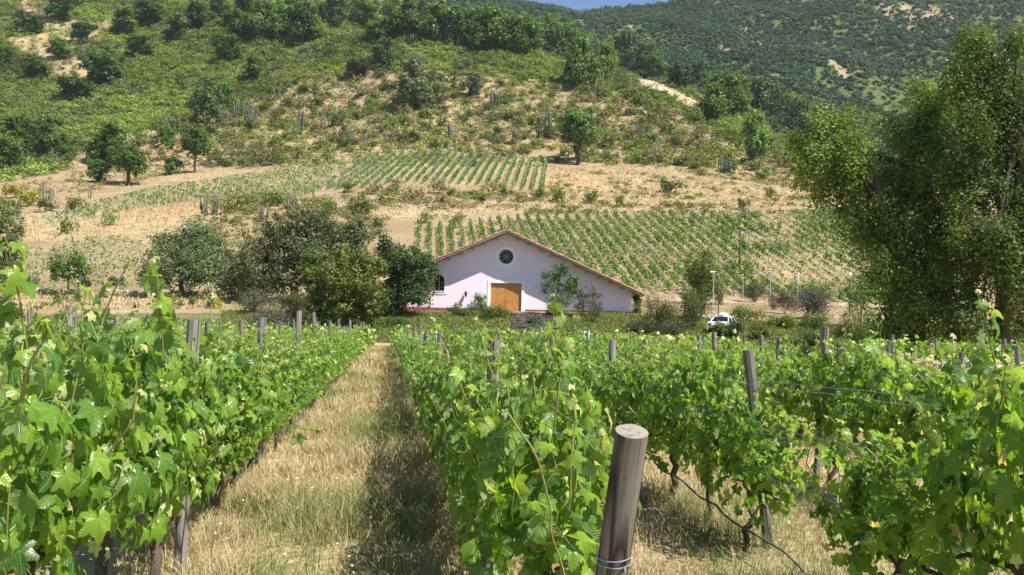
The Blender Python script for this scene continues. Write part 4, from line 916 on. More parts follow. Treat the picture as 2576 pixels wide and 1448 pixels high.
# ================================================================== the trees near the building
def yard_tree(name, cat, label, kind, px, pyt, wpx, Y, seed, lobes=None, leaf=.13, ncl=170, per=34, cr=.5, droop=1.0, trunkr=None, pyb=None, mat=None, k=9, z0=.28, nl=12, asp=.6, trunk_px=None, surf=.45):
    p = at(px, pyt, Y); zb_ = float(height(p[0], Y)); h = p[2] - zb_; wm = wpx / F_PX * Y; q = np.random.default_rng(seed); ca, cb = TREE_COL[kind] if isinstance(kind, str) else kind
    if lobes:   # lobes given in picture units (px, py, rx, ry[, depth shift in m])
        L = []
        for l in lobes:
            dy = l[4] if len(l) > 4 else q.uniform(-1, 1) * l[2] / F_PX * Y * .8
            c = at(l[0], l[1], Y + dy); r = l[2] / F_PX * Y; L.append((c[0] - p[0], dy, c[2] - zb_, r, r * .9, l[3] / F_PX * Y))
    else: L = rlobes(q, wm, h, nl, z0)
    t = thing(name, label, cat, (p[0], Y, zb_), group=None)
    g = G(); crown(g, L, ncl, per, leaf, cr, seed, ca, cb, droop, surf, asp); link('crown', g.mesh('yard_crown', mat or M_fol), t)
    if k:
        g = G(); tx = 0 if trunk_px is None else at(trunk_px[0], 700, Y)[0] - p[0]; te = 0 if trunk_px is None else at(trunk_px[1], 700, Y)[0] - p[0]
        limbs(g, (tx, 0, -.4), (te, 0, h * .72), trunkr or max(.06, wm * .028), L, seed + 1, k); link('trunk', g.mesh('yard_trunk', M_tbark, True), t)
    return t
BIG = ((.030, .062, .012), (.19, .26, .055))
yard_tree('large_tree', 'tree', 'huge weeping tree at right, its left crown hanging over the hillside vineyard', BIG, 2290, 250, 400, 50, 901,
    [(2330, 250, 60, 60), (2300, 330, 75, 90), (2350, 380, 80, 110), (2250, 470, 80, 100), (2330, 520, 110, 130), (2260, 620, 80, 110), (2370, 650, 110, 140), (2290, 760, 80, 100), (2380, 800, 90, 80), (2230, 560, 50, 90), (2200, 690, 30, 60), (2250, 830, 60, 50),
     (2070, 330, 45, 50), (2130, 310, 60, 40), (2030, 390, 50, 70), (2110, 420, 75, 90), (2170, 470, 50, 80), (2130, 530, 50, 70), (2060, 480, 28, 50), (2180, 590, 40, 50), (2150, 400, 60, 70)],
    leaf=.092, ncl=800, per=105, cr=.55, droop=1.7, trunkr=.42, k=26, mat=M_shiny, trunk_px=(2300, 2330), surf=.5)
yard_tree('large_tree', 'tree', 'tallest tree at the right edge with a thick dark leaning trunk', BIG, 2500, 40, 400, 47, 902,
    [(2450, 110, 45, 60), (2480, 160, 60, 60), (2420, 220, 50, 70), (2500, 240, 60, 90), (2400, 200, 35, 40), (2520, 340, 70, 100), (2440, 330, 50, 90), (2560, 110, 40, 60), (2600, 300, 90, 200), (2450, 470, 90, 110), (2560, 500, 90, 120), (2480, 600, 90, 100), (2420, 700, 80, 100), (2560, 680, 80, 120), (2640, 600, 120, 200), (2440, 800, 70, 70), (2580, 790, 50, 80), (2680, 420, 120, 250)],
    leaf=.088, ncl=800, per=105, cr=.5, droop=1.7, trunkr=.40, k=24, mat=M_shiny, trunk_px=(2502, 2580), surf=.5)
yard_tree('shade_tree', 'tree', 'broad grey-green tree over the low stones left of the dark olive bush', ((.06, .095, .035), (.17, .22, .10)), 485, 575, 230, 112, 903,
    [(400, 660, 50, 50), (440, 620, 50, 45), (500, 600, 60, 45), (560, 620, 45, 50), (580, 670, 40, 45), (470, 680, 70, 50), (530, 690, 70, 50), (600, 690, 50, 50), (390, 690, 50, 35), (410, 610, 30, 25), (620, 640, 20, 40), (500, 650, 90, 50)], leaf=.17, ncl=480, per=40, cr=.75, trunk_px=(455, 470), k=14)
yard_tree('large_bush', 'bush', 'very large dark olive-brown bush tree behind the light green tree', ((.042, .058, .020), (.175, .195, .085)), 750, 520, 350, 106, 904,
    [(740, 570, 80, 45), (830, 590, 80, 50), (690, 620, 70, 50), (780, 640, 100, 60), (880, 640, 50, 50), (640, 680, 60, 45), (720, 700, 90, 50), (620, 725, 55, 35), (850, 700, 70, 60), (780, 550, 50, 30), (900, 590, 35, 40)], leaf=.17, ncl=800, per=46, cr=.62, trunk_px=(740, 750), k=16, droop=1.3)
yard_tree('light_green_tree', 'tree', 'light green billowing tree in front of the dark olive bush, left of the building', ((.055, .085, .012), (.17, .21, .045)), 870, 622, 230, 84, 905,
    [(800, 650, 28, 28), (780, 680, 32, 35), (860, 645, 22, 26), (840, 690, 45, 45), (900, 660, 40, 30), (945, 670, 32, 30), (900, 710, 50, 40), (930, 745, 42, 45), (800, 730, 38, 50), (860, 770, 50, 45), (820, 790, 40, 40), (910, 800, 45, 35), (870, 820, 50, 25), (790, 690, 25, 30)], leaf=.125, ncl=680, per=42, cr=.36, trunk_px=(860, 870), k=12)
yard_tree('dark_green_tree', 'tree', 'tall dark green tree right against the left side of the pink building', ((.03, .06, .018), (.11, .165, .05)), 1030, 560, 150, 91, 906,
    [(985, 655, 38, 42), (1020, 660, 48, 42), (1055, 690, 45, 45), (1000, 700, 50, 50), (1040, 740, 45, 32), (980, 760, 40, 40), (962, 615, 20, 30), (1070, 660, 20, 30), (990, 800, 35, 22)], leaf=.14, ncl=440, per=40, cr=.48, trunk_px=(1000, 1010), k=12)
yard_tree('small_tree', 'tree', 'small dark round-headed tree alone in the yard at far left', 'dark', 175, 632, 100, 114, 907, [(150, 665, 28, 22), (190, 655, 30, 24), (205, 685, 26, 22), (165, 690, 34, 20), (140, 690, 18, 16)], leaf=.15, ncl=110, per=30, cr=.5, trunk_px=(172, 172), k=7)
yard_tree('roadside_tree', 'tree', 'tall pale green tree cut by the left edge of the picture', ((.05, .09, .025), (.13, .18, .06)), 5, 512, 130, 108, 908, [(20, 560, 38, 45), (-20, 580, 50, 60), (25, 630, 40, 55), (-20, 680, 60, 60), (25, 700, 35, 35)], leaf=.16, ncl=260, per=34, cr=.6, k=8)
yard_tree('garden_tree', 'tree', 'bright leafy small tree in front of the right arched window', ((.035, .08, .015), (.10, .18, .035)), 1405, 655, 100, 91.2, 909, [(1400, 690, 24, 30), (1420, 675, 14, 20), (1380, 720, 26, 26), (1425, 730, 28, 28), (1400, 760, 34, 22), (1440, 705, 16, 18), (1370, 690, 14, 16)], leaf=.09, ncl=170, per=28, cr=.32, k=10, trunk_px=(1400, 1405), trunkr=.07)
yard_tree('garden_tree', 'tree', 'sparse olive tree on thin stems right of the bright garden tree', ((.06, .075, .03), (.14, .16, .06)), 1480, 715, 80, 90.5, 910, [(1470, 745, 22, 22), (1495, 740, 18, 22), (1460, 770, 22, 16), (1500, 770, 20, 16), (1450, 730, 12, 14)], leaf=.08, ncl=80, per=24, cr=.3, k=10, trunk_px=(1465, 1470), trunkr=.07)
yard_tree('sapling', 'tree', 'thin grey-green sapling rightmost in front of the pink wall', 'grey', 1495, 755, 40, 88, 911, [(1495, 775, 16, 20), (1505, 790, 16, 14), (1485, 790, 12, 12)], leaf=.07, ncl=36, per=20, cr=.25, k=6, trunkr=.04)
yard_tree('climbing_shrub', 'shrub', 'upright leafy shrub against the wall just left of the wooden door', ((.05, .10, .02), (.12, .2, .05)), 1209, 738, 34, 94, 912, [(1207, 752, 13, 13), (1212, 772, 12, 14), (1200, 784, 14, 8)], leaf=.09, ncl=60, per=26, cr=.22, k=4, trunkr=.04)
yard_tree('climbing_shrub', 'shrub', 'small dark pointed shrub below the wall lantern', 'dark', 1147, 755, 26, 93.5, 913, [(1150, 775, 10, 12), (1140, 783, 14, 9), (1165, 786, 12, 6)], leaf=.09, ncl=44, per=22, cr=.22, k=4, trunkr=.03)
yard_tree('ivy_bush', 'bush', 'dark green ivy bush at the right corner of the pink building', 'dark', 1603, 738, 26, 96, 914, [(1604, 755, 9, 16), (1604, 780, 11, 16)], leaf=.1, ncl=60, per=26, cr=.3, k=2, trunkr=.04)
BR = ((.05, .085, .015), (.14, .19, .04))
SH = [  # px, top py, width px, Y, colour, label
 (1250, 768, 100, 90, BR, 'rounded shrub hiding the lower left corner of the door'), (1165, 782, 90, 90.5, BR, 'low ragged shrub on the bank below the lantern'), (1345, 800, 40, 86.5, 'dark', 'small dark shrub beside the stone steps'),
 (1385, 778, 50, 90.5, 'dark', 'dark shrub on the right edge of the stone steps'),
 (1670, 738, 130, 86, ((.045, .065, .018), (.12, .15, .035)), 'big broom-like bush right of the building corner'), (1745, 730, 110, 88, ((.05, .075, .018), (.13, .165, .04)), 'big broom-like bush left of the white car'), (1610, 790, 80, 84, ((.05, .06, .02), (.12, .13, .05)), 'low brownish bush at the foot of the right bank'),
 (1690, 800, 110, 83, ((.05, .06, .02), (.13, .13, .06)), 'dry-stemmed bush directly behind the vine posts'), (1872, 770, 110, 93, BR, 'green bush behind and right of the white car'), (1960, 785, 80, 90, ((.06, .1, .015), (.15, .22, .03)), 'bright green bush left of the grey-brown bush'),
 (1910, 812, 60, 84, ((.05, .08, .02), (.14, .18, .04)), 'small round bush in front of the bright green bush'), (1850, 800, 70, 84, ((.07, .08, .04), (.14, .15, .07)), 'greyish bush hiding the wheels of the white car'), (2040, 705, 150, 100, ((.085, .085, .06), (.16, .15, .115)), 'large grey-brown feathery bush below the right vineyard'),
 (1975, 722, 80, 108, ((.10, .085, .06), (.18, .15, .11)), 'thin dry bush behind the grey-brown bush'), (2045, 780, 90, 90, ((.05, .09, .015), (.13, .2, .03)), 'fresh green bush in front of the grey-brown bush'), (2120, 800, 110, 86, BR, 'low green bush below the globe lamp post'),
 (2035, 818, 110, 82, BR, 'low yellow-green bush at the end of the right vine rows'), (2180, 812, 90, 80, 'dark', 'low dark bush beside the large weeping tree'), (1812, 808, 70, 84, BR, 'small olive bush directly in front of the white car'), (1980, 832, 90, 80, BR, 'low olive bush behind the right vine rows'),
 (640, 720, 140, 92, ((.07, .08, .045), (.14, .15, .08)), 'wide twiggy bush below the dark olive bush'), (735, 722, 130, 88, ((.06, .09, .03), (.14, .17, .06)), 'ragged green bush left of the light green tree'), (690, 765, 130, 84, ((.08, .08, .06), (.14, .14, .10)), 'grey leafless-looking bush left of the light green tree'),
 (1000, 800, 80, 86, 'dark', 'dark shade bush at the foot of the light green tree'), (1900, 700, 90, 130, 'grey', 'grey-green bush right of the tall power pole'), (1735, 725, 60, 120, 'mid', 'leafy bush at the foot of the bushy vineyard tree'),
 (81, 690, 42, 122, ((.09, .075, .06), (.15, .12, .10)), 'round purplish shrub left of the small dark yard tree'), (292, 692, 46, 121, ((.09, .08, .06), (.15, .13, .10)), 'round purplish shrub left of the broad grey-green tree'), (215, 705, 40, 120, 'olive', 'dark low shrub right of the small dark yard tree'),
 (440, 800, 70, 84, 'mid', 'low green shrub in the yard behind the left posts'), (40, 760, 60, 84, 'mid', 'low green shrub in the yard at the left edge')]
def bush_mesh(seed, w, h, ca, cb, leaf, ncl, per, stems=True):
    q = np.random.default_rng(seed); g = G(); L = [(q.normal() * w * .17, q.normal() * w * .17, h * q.uniform(.3, .6), w * q.uniform(.2, .3), w * q.uniform(.2, .3), h * q.uniform(.26, .4)) for _ in range(7)]
    crown(g, L, ncl, per, leaf, w * .09, seed, ca, cb, 1.2, .5, .5); f = g.mesh('bush_foliage', M_scrub)
    g = G()
    for i in range(8):
        a = q.uniform(0, 6.28); e = np.array([math.cos(a) * w * .33, math.sin(a) * w * .33, h * q.uniform(.5, .8)]); add_tube(g, [(0, 0, -.2), e * np.array([.35, .35, .5]), e], np.array([.035, .025, .01]), 4)
    return f, g.mesh('bush_stems', M_tbark)
for i, (px, py, wpx, Y, col, lb) in enumerate(SH):
    p = at(px, py, Y); z = float(height(p[0], Y)); w_ = wpx / F_PX * Y; h = max(p[2] - z, .7); ca, cb = TREE_COL[col] if isinstance(col, str) else col
    t = thing('bush', lb, 'bush', (p[0], Y, z)); f, s = bush_mesh(950 + i, w_, h, ca, cb, .085, int(50 + w_ * h * 9), 26); link('foliage', f, t); link('stems', s, t)
yard_tree('slender_tree', 'tree', 'bright slender multi-stemmed tree left of the large weeping tree', ((.07, .13, .02), (.17, .26, .05)), 2165, 688, 90, 92, 915, [(2150, 720, 24, 28), (2180, 715, 24, 28), (2165, 760, 36, 36), (2150, 800, 30, 28), (2185, 800, 26, 26)], leaf=.09, ncl=170, per=24, cr=.34, k=12, trunkr=.07)
yard_tree('vineyard_tree', 'tree', 'bushy tree standing at the foot of the hillside vineyard behind the lamp posts', ((.045, .07, .015), (.14, .17, .04)), 1770, 628, 105, 122, 916, [(1765, 660, 36, 30), (1745, 695, 30, 32), (1785, 700, 34, 36), (1760, 740, 42, 30), (1805, 740, 28, 28), (1780, 645, 20, 18)], leaf=.14, ncl=230, per=34, cr=.55, k=9)
for i, (px, py, wpx, kind, lb) in enumerate(((200, 715, 34, 'mid', 'leafy sapling in the yard at left'), (485, 748, 16, 'bright', 'thin young tree in the yard below the broad tree'), (529, 760, 26, 'mid', 'sparse sapling right of the thin young tree'), (550, 757, 16, 'yellow', 'yellow-flowering sapling in the yard'))):
    yard_tree('sapling', 'tree', lb, kind, px, py, wpx, 96, 930 + i, leaf=.08, ncl=26, per=18, cr=.25, k=5, trunkr=.035, nl=4)
# ================================================================== hillside vines and their stakes
g = G(); gs = G(); q = np.random.default_rng(82)
def hill_rows(poly, dxdy, spacing, Y0, Y1, x0, x1, step, hgt, dens, leaf, width, stake_every, stake_h, colf, vary=None):
    for X0 in np.arange(x0, x1, spacing):
        Y = np.arange(Y0, Y1, step) + q.uniform(-.1, .1); X = X0 + dxdy * (Y - Y0) + q.normal(size=len(Y)) * .05; Z = height(X, Y); px, py = project(X, Y, Z)
        ok = inpoly(px, py, poly); 
        if not ok.any(): continue
        dd = np.full(len(Y), 1.0) if vary is None else vary(px, py, X, Y)
        for i in np.nonzero(ok)[0]:
            m = int(dens * dd[i] * q.uniform(.6, 1.3))
            if m > 1:
                hh = hgt * (.55 + .45 * min(dd[i], 1.2)); P = np.stack([X[i] + q.normal(size=m) * width, Y[i] + q.uniform(-step * .55, step * .55, m), Z[i] + .35 + hh * q.random(m) ** .9], -1)
                diamonds(g, P, unit(q.normal(size=(m, 3)) + np.array([0, 0, .5])), leaf * q.uniform(.7, 1.3, m), colf(m), .75, q)
        yy = Y[ok]
        for Ys in np.arange(yy[0] + q.uniform(0, stake_every * .3), yy[-1], stake_every):
            xs = X0 + dxdy * (Ys - Y0); zs = float(height(xs, Ys)); add_tube(gs, [(xs, Ys, zs - .2), (xs + q.normal() * .05, Ys + q.normal() * .05, zs + stake_h)], .05, 4, cap=False)
        for Ys, s_ in ((yy[0] - .8, -1), (yy[-1] + .8, 1)):
            xs = X0 + dxdy * (Ys - Y0); zs = float(height(xs, Ys)); add_tube(gs, [(xs, Ys, zs - .2), (xs, Ys + s_ * .5, zs + stake_h)], .045, 4, cap=False)
vc = lambda m: lerp((.045, .105, .012), (.13, .24, .035), q.random((m, 1)))
LOWP = [(1028, 610), (1040, 575), (1150, 572), (1300, 556), (1500, 551), (1900, 546), (2220, 540), (2330, 560), (2420, 790), (2150, 790), (1900, 745), (1640, 742), (1300, 752), (1028, 752)]
def lowvary(px, py, X, Y):
    r = np.clip((px - 1450) / 500, 0, 1); v = (1 - r) * 1.0 + r * (.35 + 1.3 * (fbm(X / 11 + 3, Y / 7) > .5) * (fbm(X / 3, Y / 3) > .35)); v = v * np.where(fbm(X / 2.5 + 40, Y / 4 + 9) > .28, 1, .15)
    return v + ((px > 2000) & (py < 640)) * .5
hill_rows(LOWP, -.097, 2.0, 133, 194, -24, 84, 1.1, 1.3, 34, .18, .2, 5.5, 2.0, vc, lowvary)
UPP = [(776, 500), (862, 440), (905, 402), (1010, 386), (1200, 394), (1380, 412), (1372, 486), (1300, 478), (1180, 466), (1000, 462), (870, 482)]
hill_rows(UPP, .05, 2.5, 232, 306, -58, 12, 1.2, 1.3, 24, .25, .22, 2.6, 2.7, vc, lambda px, py, X, Y: np.where(fbm(X / 2.2 + 3, Y / 3) > .36, 1.0, .15) * np.clip(.55 + (px - 780) / 900, .4, 1.05))
YA = [(100, 558), (350, 484), (620, 444), (900, 396), (862, 440), (780, 498), (520, 504), (420, 518), (130, 566)]
yv = lambda px, py, X, Y: np.where(q.random(len(X)) < .7, 1.5, .2)
hill_rows(YA, .30, 2.6, 180, 320, -150, 0, 1.9, .7, 9, .26, .45, 4.5, 2.0, vc, yv)
YP = [(66, 604), (350, 606), (372, 690), (360, 736), (70, 732)]
hill_rows(YP, .12, 2.7, 118, 170, -80, -30, 1.9, .8, 14, .18, .4, 4.2, 1.9, vc, yv)
tag(link('hillside_vines', g.mesh('hillside_vines', M_fol)), 'rows of small vines planted on the hillside behind the building', 'grapevines', kind='stuff')
tag(link('vineyard_stakes', gs.mesh('vineyard_stakes', M_oldwood)), 'thin grey stakes standing in the hillside vine rows', 'stakes', kind='stuff')
pst = G(); add_tube(pst, [(0, 0, -.3), (0, 0, 2.0)], .06, 6); pst = pst.mesh('leaning_stake', M_post)
cnt = 0
for (a, b, n, lean, where) in (((520, 508), (408, 524), 9, R(14), 'along the lower edge of the upper left young vineyard'), ((190, 560), (300, 545), 6, R(14), 'at the left end of the upper left young vineyard'), ((1735, 748), (1960, 752), 5, R(-16), 'at the foot of the hillside vineyard near the power pole')):
    for i in range(n):
        f = i / (n - 1.0); p = gp(a[0] + (b[0] - a[0]) * f, a[1] + (b[1] - a[1]) * f, 100); cnt += 1
        tag(link('leaning_stake', pst, None, tuple(p), (0, -lean, i)), '%s leaning stake %s' % (ordw(i + 1), where), 'stake', 'leaning stakes at the ends of the hillside rows')
# ================================================================== trees on the hill
HT_ = [(76,88,58,50,'dark'),(160,58,70,60,'dark'),(212,110,55,48,'dark'),(310,85,70,50,'mid'),(380,60,85,65,'dark'),(500,72,65,55,'dark'),(548,45,42,46,'dark'),(572,162,68,62,'dark'),(258,215,95,78,'dark'),(185,255,75,52,'dark'),
 (513,318,66,96,'dark'),(568,274,42,58,'mid'),(48,378,88,74,'mid'),(133,404,90,95,'mid'),(22,430,70,68,'mid'),(275,415,104,92,'mid'),(322,468,100,88,'grey'),(250,460,50,50,'dark'),(415,378,40,50,'mid'),(488,436,66,98,'grey'),(436,440,40,34,'mid'),(155,150,60,42,'mid'),(5,172,40,48,'dark'),
 (759,114,75,95,'dark'),(793,105,52,48,'mid'),(660,105,62,85,'mid'),(918,70,70,62,'mid'),(1017,98,85,88,'mid'),(1110,114,78,88,'mid'),(955,107,58,50,'mid'),(961,172,46,66,'dark'),(895,208,60,52,'olive'),(1229,124,85,92,'mid'),(1055,278,116,108,'grey'),(860,38,55,38,'mid'),(1188,250,40,58,'grey'),(990,60,60,55,'mid'),(1060,70,60,62,'mid'),(1160,95,50,60,'mid'),
 (1322,144,80,88,'mid'),(1391,127,85,72,'mid'),(1468,228,82,122,'mid'),(1530,199,42,86,'bright'),(1571,174,52,78,'mid'),(1627,189,62,70,'dark'),(1748,222,62,56,'dark'),(1788,309,70,82,'mid'),(1820,288,75,90,'mid'),(1866,302,45,60,'mid'),(1925,292,70,85,'dark'),(1452,416,95,112,'mid'),(1907,419,66,118,'mid'),(1440,150,50,60,'mid'),(1980,310,45,60,'dark'),(720,60,60,60,'mid'),(620,30,60,50,'dark'),(700,92,70,72,'mid'),(835,72,70,72,'dark'),(890,48,60,52,'mid'),(1085,112,70,85,'mid'),(1150,118,70,75,'dark'),(1198,120,66,82,'mid'),(1272,132,76,88,'mid'),(1357,136,75,78,'dark'),(1422,150,60,72,'mid'),(1655,203,60,62,'mid'),(600,100,72,60,'dark'),(440,112,72,60,'mid'),(1705,222,54,56,'dark'),(1850,262,60,66,'mid'),(2008,338,62,80,'mid'),(2060,362,60,80,'dark'),(350,145,60,46,'dark'),(90,200,70,50,'mid'),(640,200,55,45,'mid')]
HTL = {(1452,416): 'lone round tree with visible trunk and shadow just above the upper vineyard', (488,436): 'grey-green tree on a forked trunk above the left young vineyard', (1055,278): 'big grey-green spreading tree in the middle of the bare slope',
 (322,468): 'grey-green tree leaning over the top corner of the left young vineyard', (275,415): 'broad green tree behind the grey-green one at the left vineyard corner', (1468,228): 'tall weeping tree on the right shoulder of the hill', (1907,419): 'tall dark tree on the right edge of the bare slope',
 (513,318): 'tall dark tree standing above the cacti on the left slope', (1788,309): 'dense green tree below the sandy track on the right shoulder', (895,208): 'brownish dark tree in the scrub left of the middle', (133,404): 'round tree right of its twin at the left edge', (48,378): 'round tree left of its twin near the left edge'}
KM = {}
for kd, leaf_ in (('dark', .34), ('mid', .34), ('grey', .30), ('bright', .30), ('olive', .30)):
    KM[kd] = [make_tree(kd, 600 + 10 * i + len(kd), 8, 9, ncl=190, per=30, leaf=leaf_ * .85, cr=.62, nl=11, droop=1.25, z0=.26, rad=.24) for i in range(4 if kd in ('dark', 'mid') else 2)]
KM['lone'] = [make_tree('mid', 655 + i, 8, 9, ncl=150, per=30, leaf=.27, cr=.6, nl=10, z0=.46, rad=.30) for i in range(2)]
q = np.random.default_rng(83); sizes = sorted(HT_, key=lambda a: a[0])
for n, (px, py, wp, hp_, kd) in enumerate(sizes):
    p = gp(px, py, 150); s = p[1] / F_PX; kk = 'lone' if (px, py) in ((1452, 416), (488, 436), (322, 468)) else kd; a, b = KM[kk][int(q.integers(len(KM[kk])))]
    desc = {'dark': 'dark green', 'mid': 'green', 'grey': 'grey-green', 'bright': 'light green', 'olive': 'brownish'}[kd]
    zone = 'on the skyline of the near hill' if (py < 200 and px > 900) else ('in the scrub high on the left' if py < 130 else 'in the green scrub of the hillside')
    lb = HTL.get((px, py)) or '%s tree %s, %s hill tree from the left' % (desc, zone, ordw(n + 1))
    t = thing('hill_tree', lb, 'tree', tuple(p), (0, 0, q.uniform(0, 6.28)), (wp * s / 6.2, wp * s / 6.2, hp_ * s / 7.3), 'trees scattered over the near hill'); link('crown', a, t); link('trunk', b, t)
# cacti
CT = [(528,212,20,38),(556,314,30,46),(602,295,33,46),(630,314,28,45),(417,320,25,38),(135,422,18,50),(54,373,12,35),(222,415,16,38),(694,255,18,42),(746,342,28,68),(812,308,14,28),(884,358,12,42),(915,380,18,55),(1036,110,24,32),(1138,354,22,50),(1250,273,28,48),(1198,130,30,30),
 (1502,248,25,42),(1367,345,40,62),(1409,314,20,42),(1610,350,22,50),(1665,361,32,18),(1555,413,16,33),(1646,416,8,58),(1825,437,30,50),(225,502,10,38),(115,508,24,50),(528,543,36,50),(664,558,26,42),(735,518,22,35),(790,508,8,28)]
def cactus(seed, n):
    q = np.random.default_rng(seed); g = G()
    for i in range(n):
        a = q.uniform(0, 6.28); r0 = q.uniform(.05, .35); r1 = r0 + q.uniform(.5, 1.5) * (1 if n > 4 else .4); hh = 4 * q.uniform(.55, 1.0) * (1 - .12 * r1); z = np.linspace(0, 1, 8)
        rr = r0 + (r1 - r0) * np.minimum(1, z * 2.6) ** .7; pts = np.stack([rr * math.cos(a) + q.normal() * .05 * z, rr * math.sin(a) + q.normal() * .05 * z, -.3 + (hh + .3) * z], -1)
        V, F = tube(pts, np.array([.10, .13, .14, .14, .14, .135, .12, .05]), 10); k = np.arange(80) % 2; c = np.repeat(pts, 10, 0); V[:80] = c + (V[:80] - c) * np.where(k[:, None] == 0, 1.0, .8); g.add(V, F, (1, 1, 1))
    return g.mesh('cactus_stems', M_cactus)
CM = {'big': [cactus(700 + i, 15) for i in range(3)], 'mid': [cactus(710 + i, 9) for i in range(3)], 'one': [cactus(720 + i, 3) for i in range(2)]}
for n, (px, py, wp, hp_) in enumerate(sorted(CT)):
    p = gp(px, py, 100); s = p[1] / F_PX; kd = 'big' if wp > 25 else ('mid' if wp > 15 else 'one'); md = {'big': 3.0, 'mid': 2.6, 'one': 1.3}[kd]
    tag(link('column_cactus', CM[kd][n % len(CM[kd])], None, tuple(p), (0, 0, n * 1.3), (wp * s / md * 1.1, wp * s / md * 1.1, hp_ * s / 3.2)),
        '%s column cactus, %s from the left on the hill' % ({'big': 'broad many-stemmed', 'mid': 'slim many-stemmed', 'one': 'narrow few-stemmed'}[kd], ordw(n + 1)), 'cactus', 'column cacti on the hill')
# shrubs of the bare slope, each one a thing
SC = [((.10, .125, .03), (.24, .25, .08)), ((.085, .13, .022), (.20, .26, .06)), ((.17, .15, .07), (.34, .28, .14)), ((.065, .10, .025), (.15, .19, .06))]
SM = [[bush_mesh(1000 + 10 * c + i, 3.2, 2.1, SC[c][0], SC[c][1], .15, 46, 14)[0] for i in range(3)] for c in range(4)]
EX = [(1685, 488, 108/1.6, 36, 3), (840, 540, 50, 40, 1), (905, 545, 50, 36, 3), (880, 575, 36, 26, 1), (690, 520, 70, 34, 1), (620, 530, 60, 36, 1), (580, 540, 60, 40, 0), (950, 590, 30, 45, 3), (1045, 600, 0, 0, 0), (1068, 565, 32, 26, 1), (1140, 575, 24, 28, 1),
 (1400, 510, 50, 36, 1), (1355, 505, 40, 34, 0), (1480, 515, 40, 36, 1), (1560, 520, 28, 24, 1), (1245, 470, 0, 0, 0), (1870, 530, 36, 30, 3), (1935, 500, 40, 30, 0), (1560, 470, 0, 0, 0), (160, 590, 40, 38, 1), (115, 535, 50, 30, 3), (440, 440, 36, 30, 1), (200, 535, 50, 40, 0), (70, 520, 60, 40, 'y'), (35, 500, 50, 34, 'y'), (275, 570, 36, 30, 1), (350, 560, 0, 0, 0), (20, 540, 60, 40, 3), (270, 600, 0, 0, 0), (420, 625, 0, 0, 0), (1000, 470, 36, 22, 2)]
placed = []; q = np.random.default_rng(84); YM = bush_mesh(1099, 3.2, 2.1, (.20, .20, .02), (.5, .42, .04), .15, 46, 14)[0]
def clear(px, py): return all(abs(px - a) > (w1) * .62 or abs(py - b) > (h1) * .62 for a, b, w1, h1, c in placed)
for e in EX:
    if e[2]: placed.append(e)
tries = 0
while len(placed) < 285 and tries < 30000:
    tries += 1; px = q.uniform(330, 2060); py = q.uniform(200, 545)
    lo = np.interp(px, DX, DY) - 8
    if py < lo: continue
    top = np.interp(px, [330, 640, 900, 1010, 1380, 1600, 1900, 2060], [420, 425, 380, 376, 402, 420, 462, 490]); band = 455 < py < 520 and 860 < px < 1400 and py > np.interp(px, [860, 1380], [486, 490])
    if py > top and not band: continue
    if inpoly(np.array(px), np.array(py), UPP): continue
    w1 = q.uniform(26, 52) * (1.0 if py > 300 else .85); h1 = w1 * q.uniform(.5, .75)
    if clear(px, py): placed.append((px, py, w1, h1, int(q.choice([0, 0, 1, 1, 2, 2, 3]))))
placed.sort(key=lambda e: e[0]); seen = {}
for n, (px, py, w1, h1, c) in enumerate(placed):
    p = gp(px, py, 130); s = p[1] / F_PX; m = YM if c == 'y' else SM[c][n % 3]
    where = 'among the dense scrub edge' if py < 300 else ('on the bare slope above the upper vineyard' if py < 420 else 'on the bank between the two hillside vineyards')
    desc = 'yellow-flowering' if c == 'y' else ['olive', 'fresh green', 'straw-coloured', 'dark green'][c]
    key = (desc, where); seen[key] = seen.get(key, 0) + 1
    tag(link('hillside_shrub', m, None, tuple(p), (0, 0, n * 2.4), (w1 * s / 2.5, w1 * s / 2.5, h1 * s / 1.6)), '%s shrub %s, %s from left' % (desc, where, ordw(seen[key])), 'shrub', '%s shrubs %s' % (desc, where))
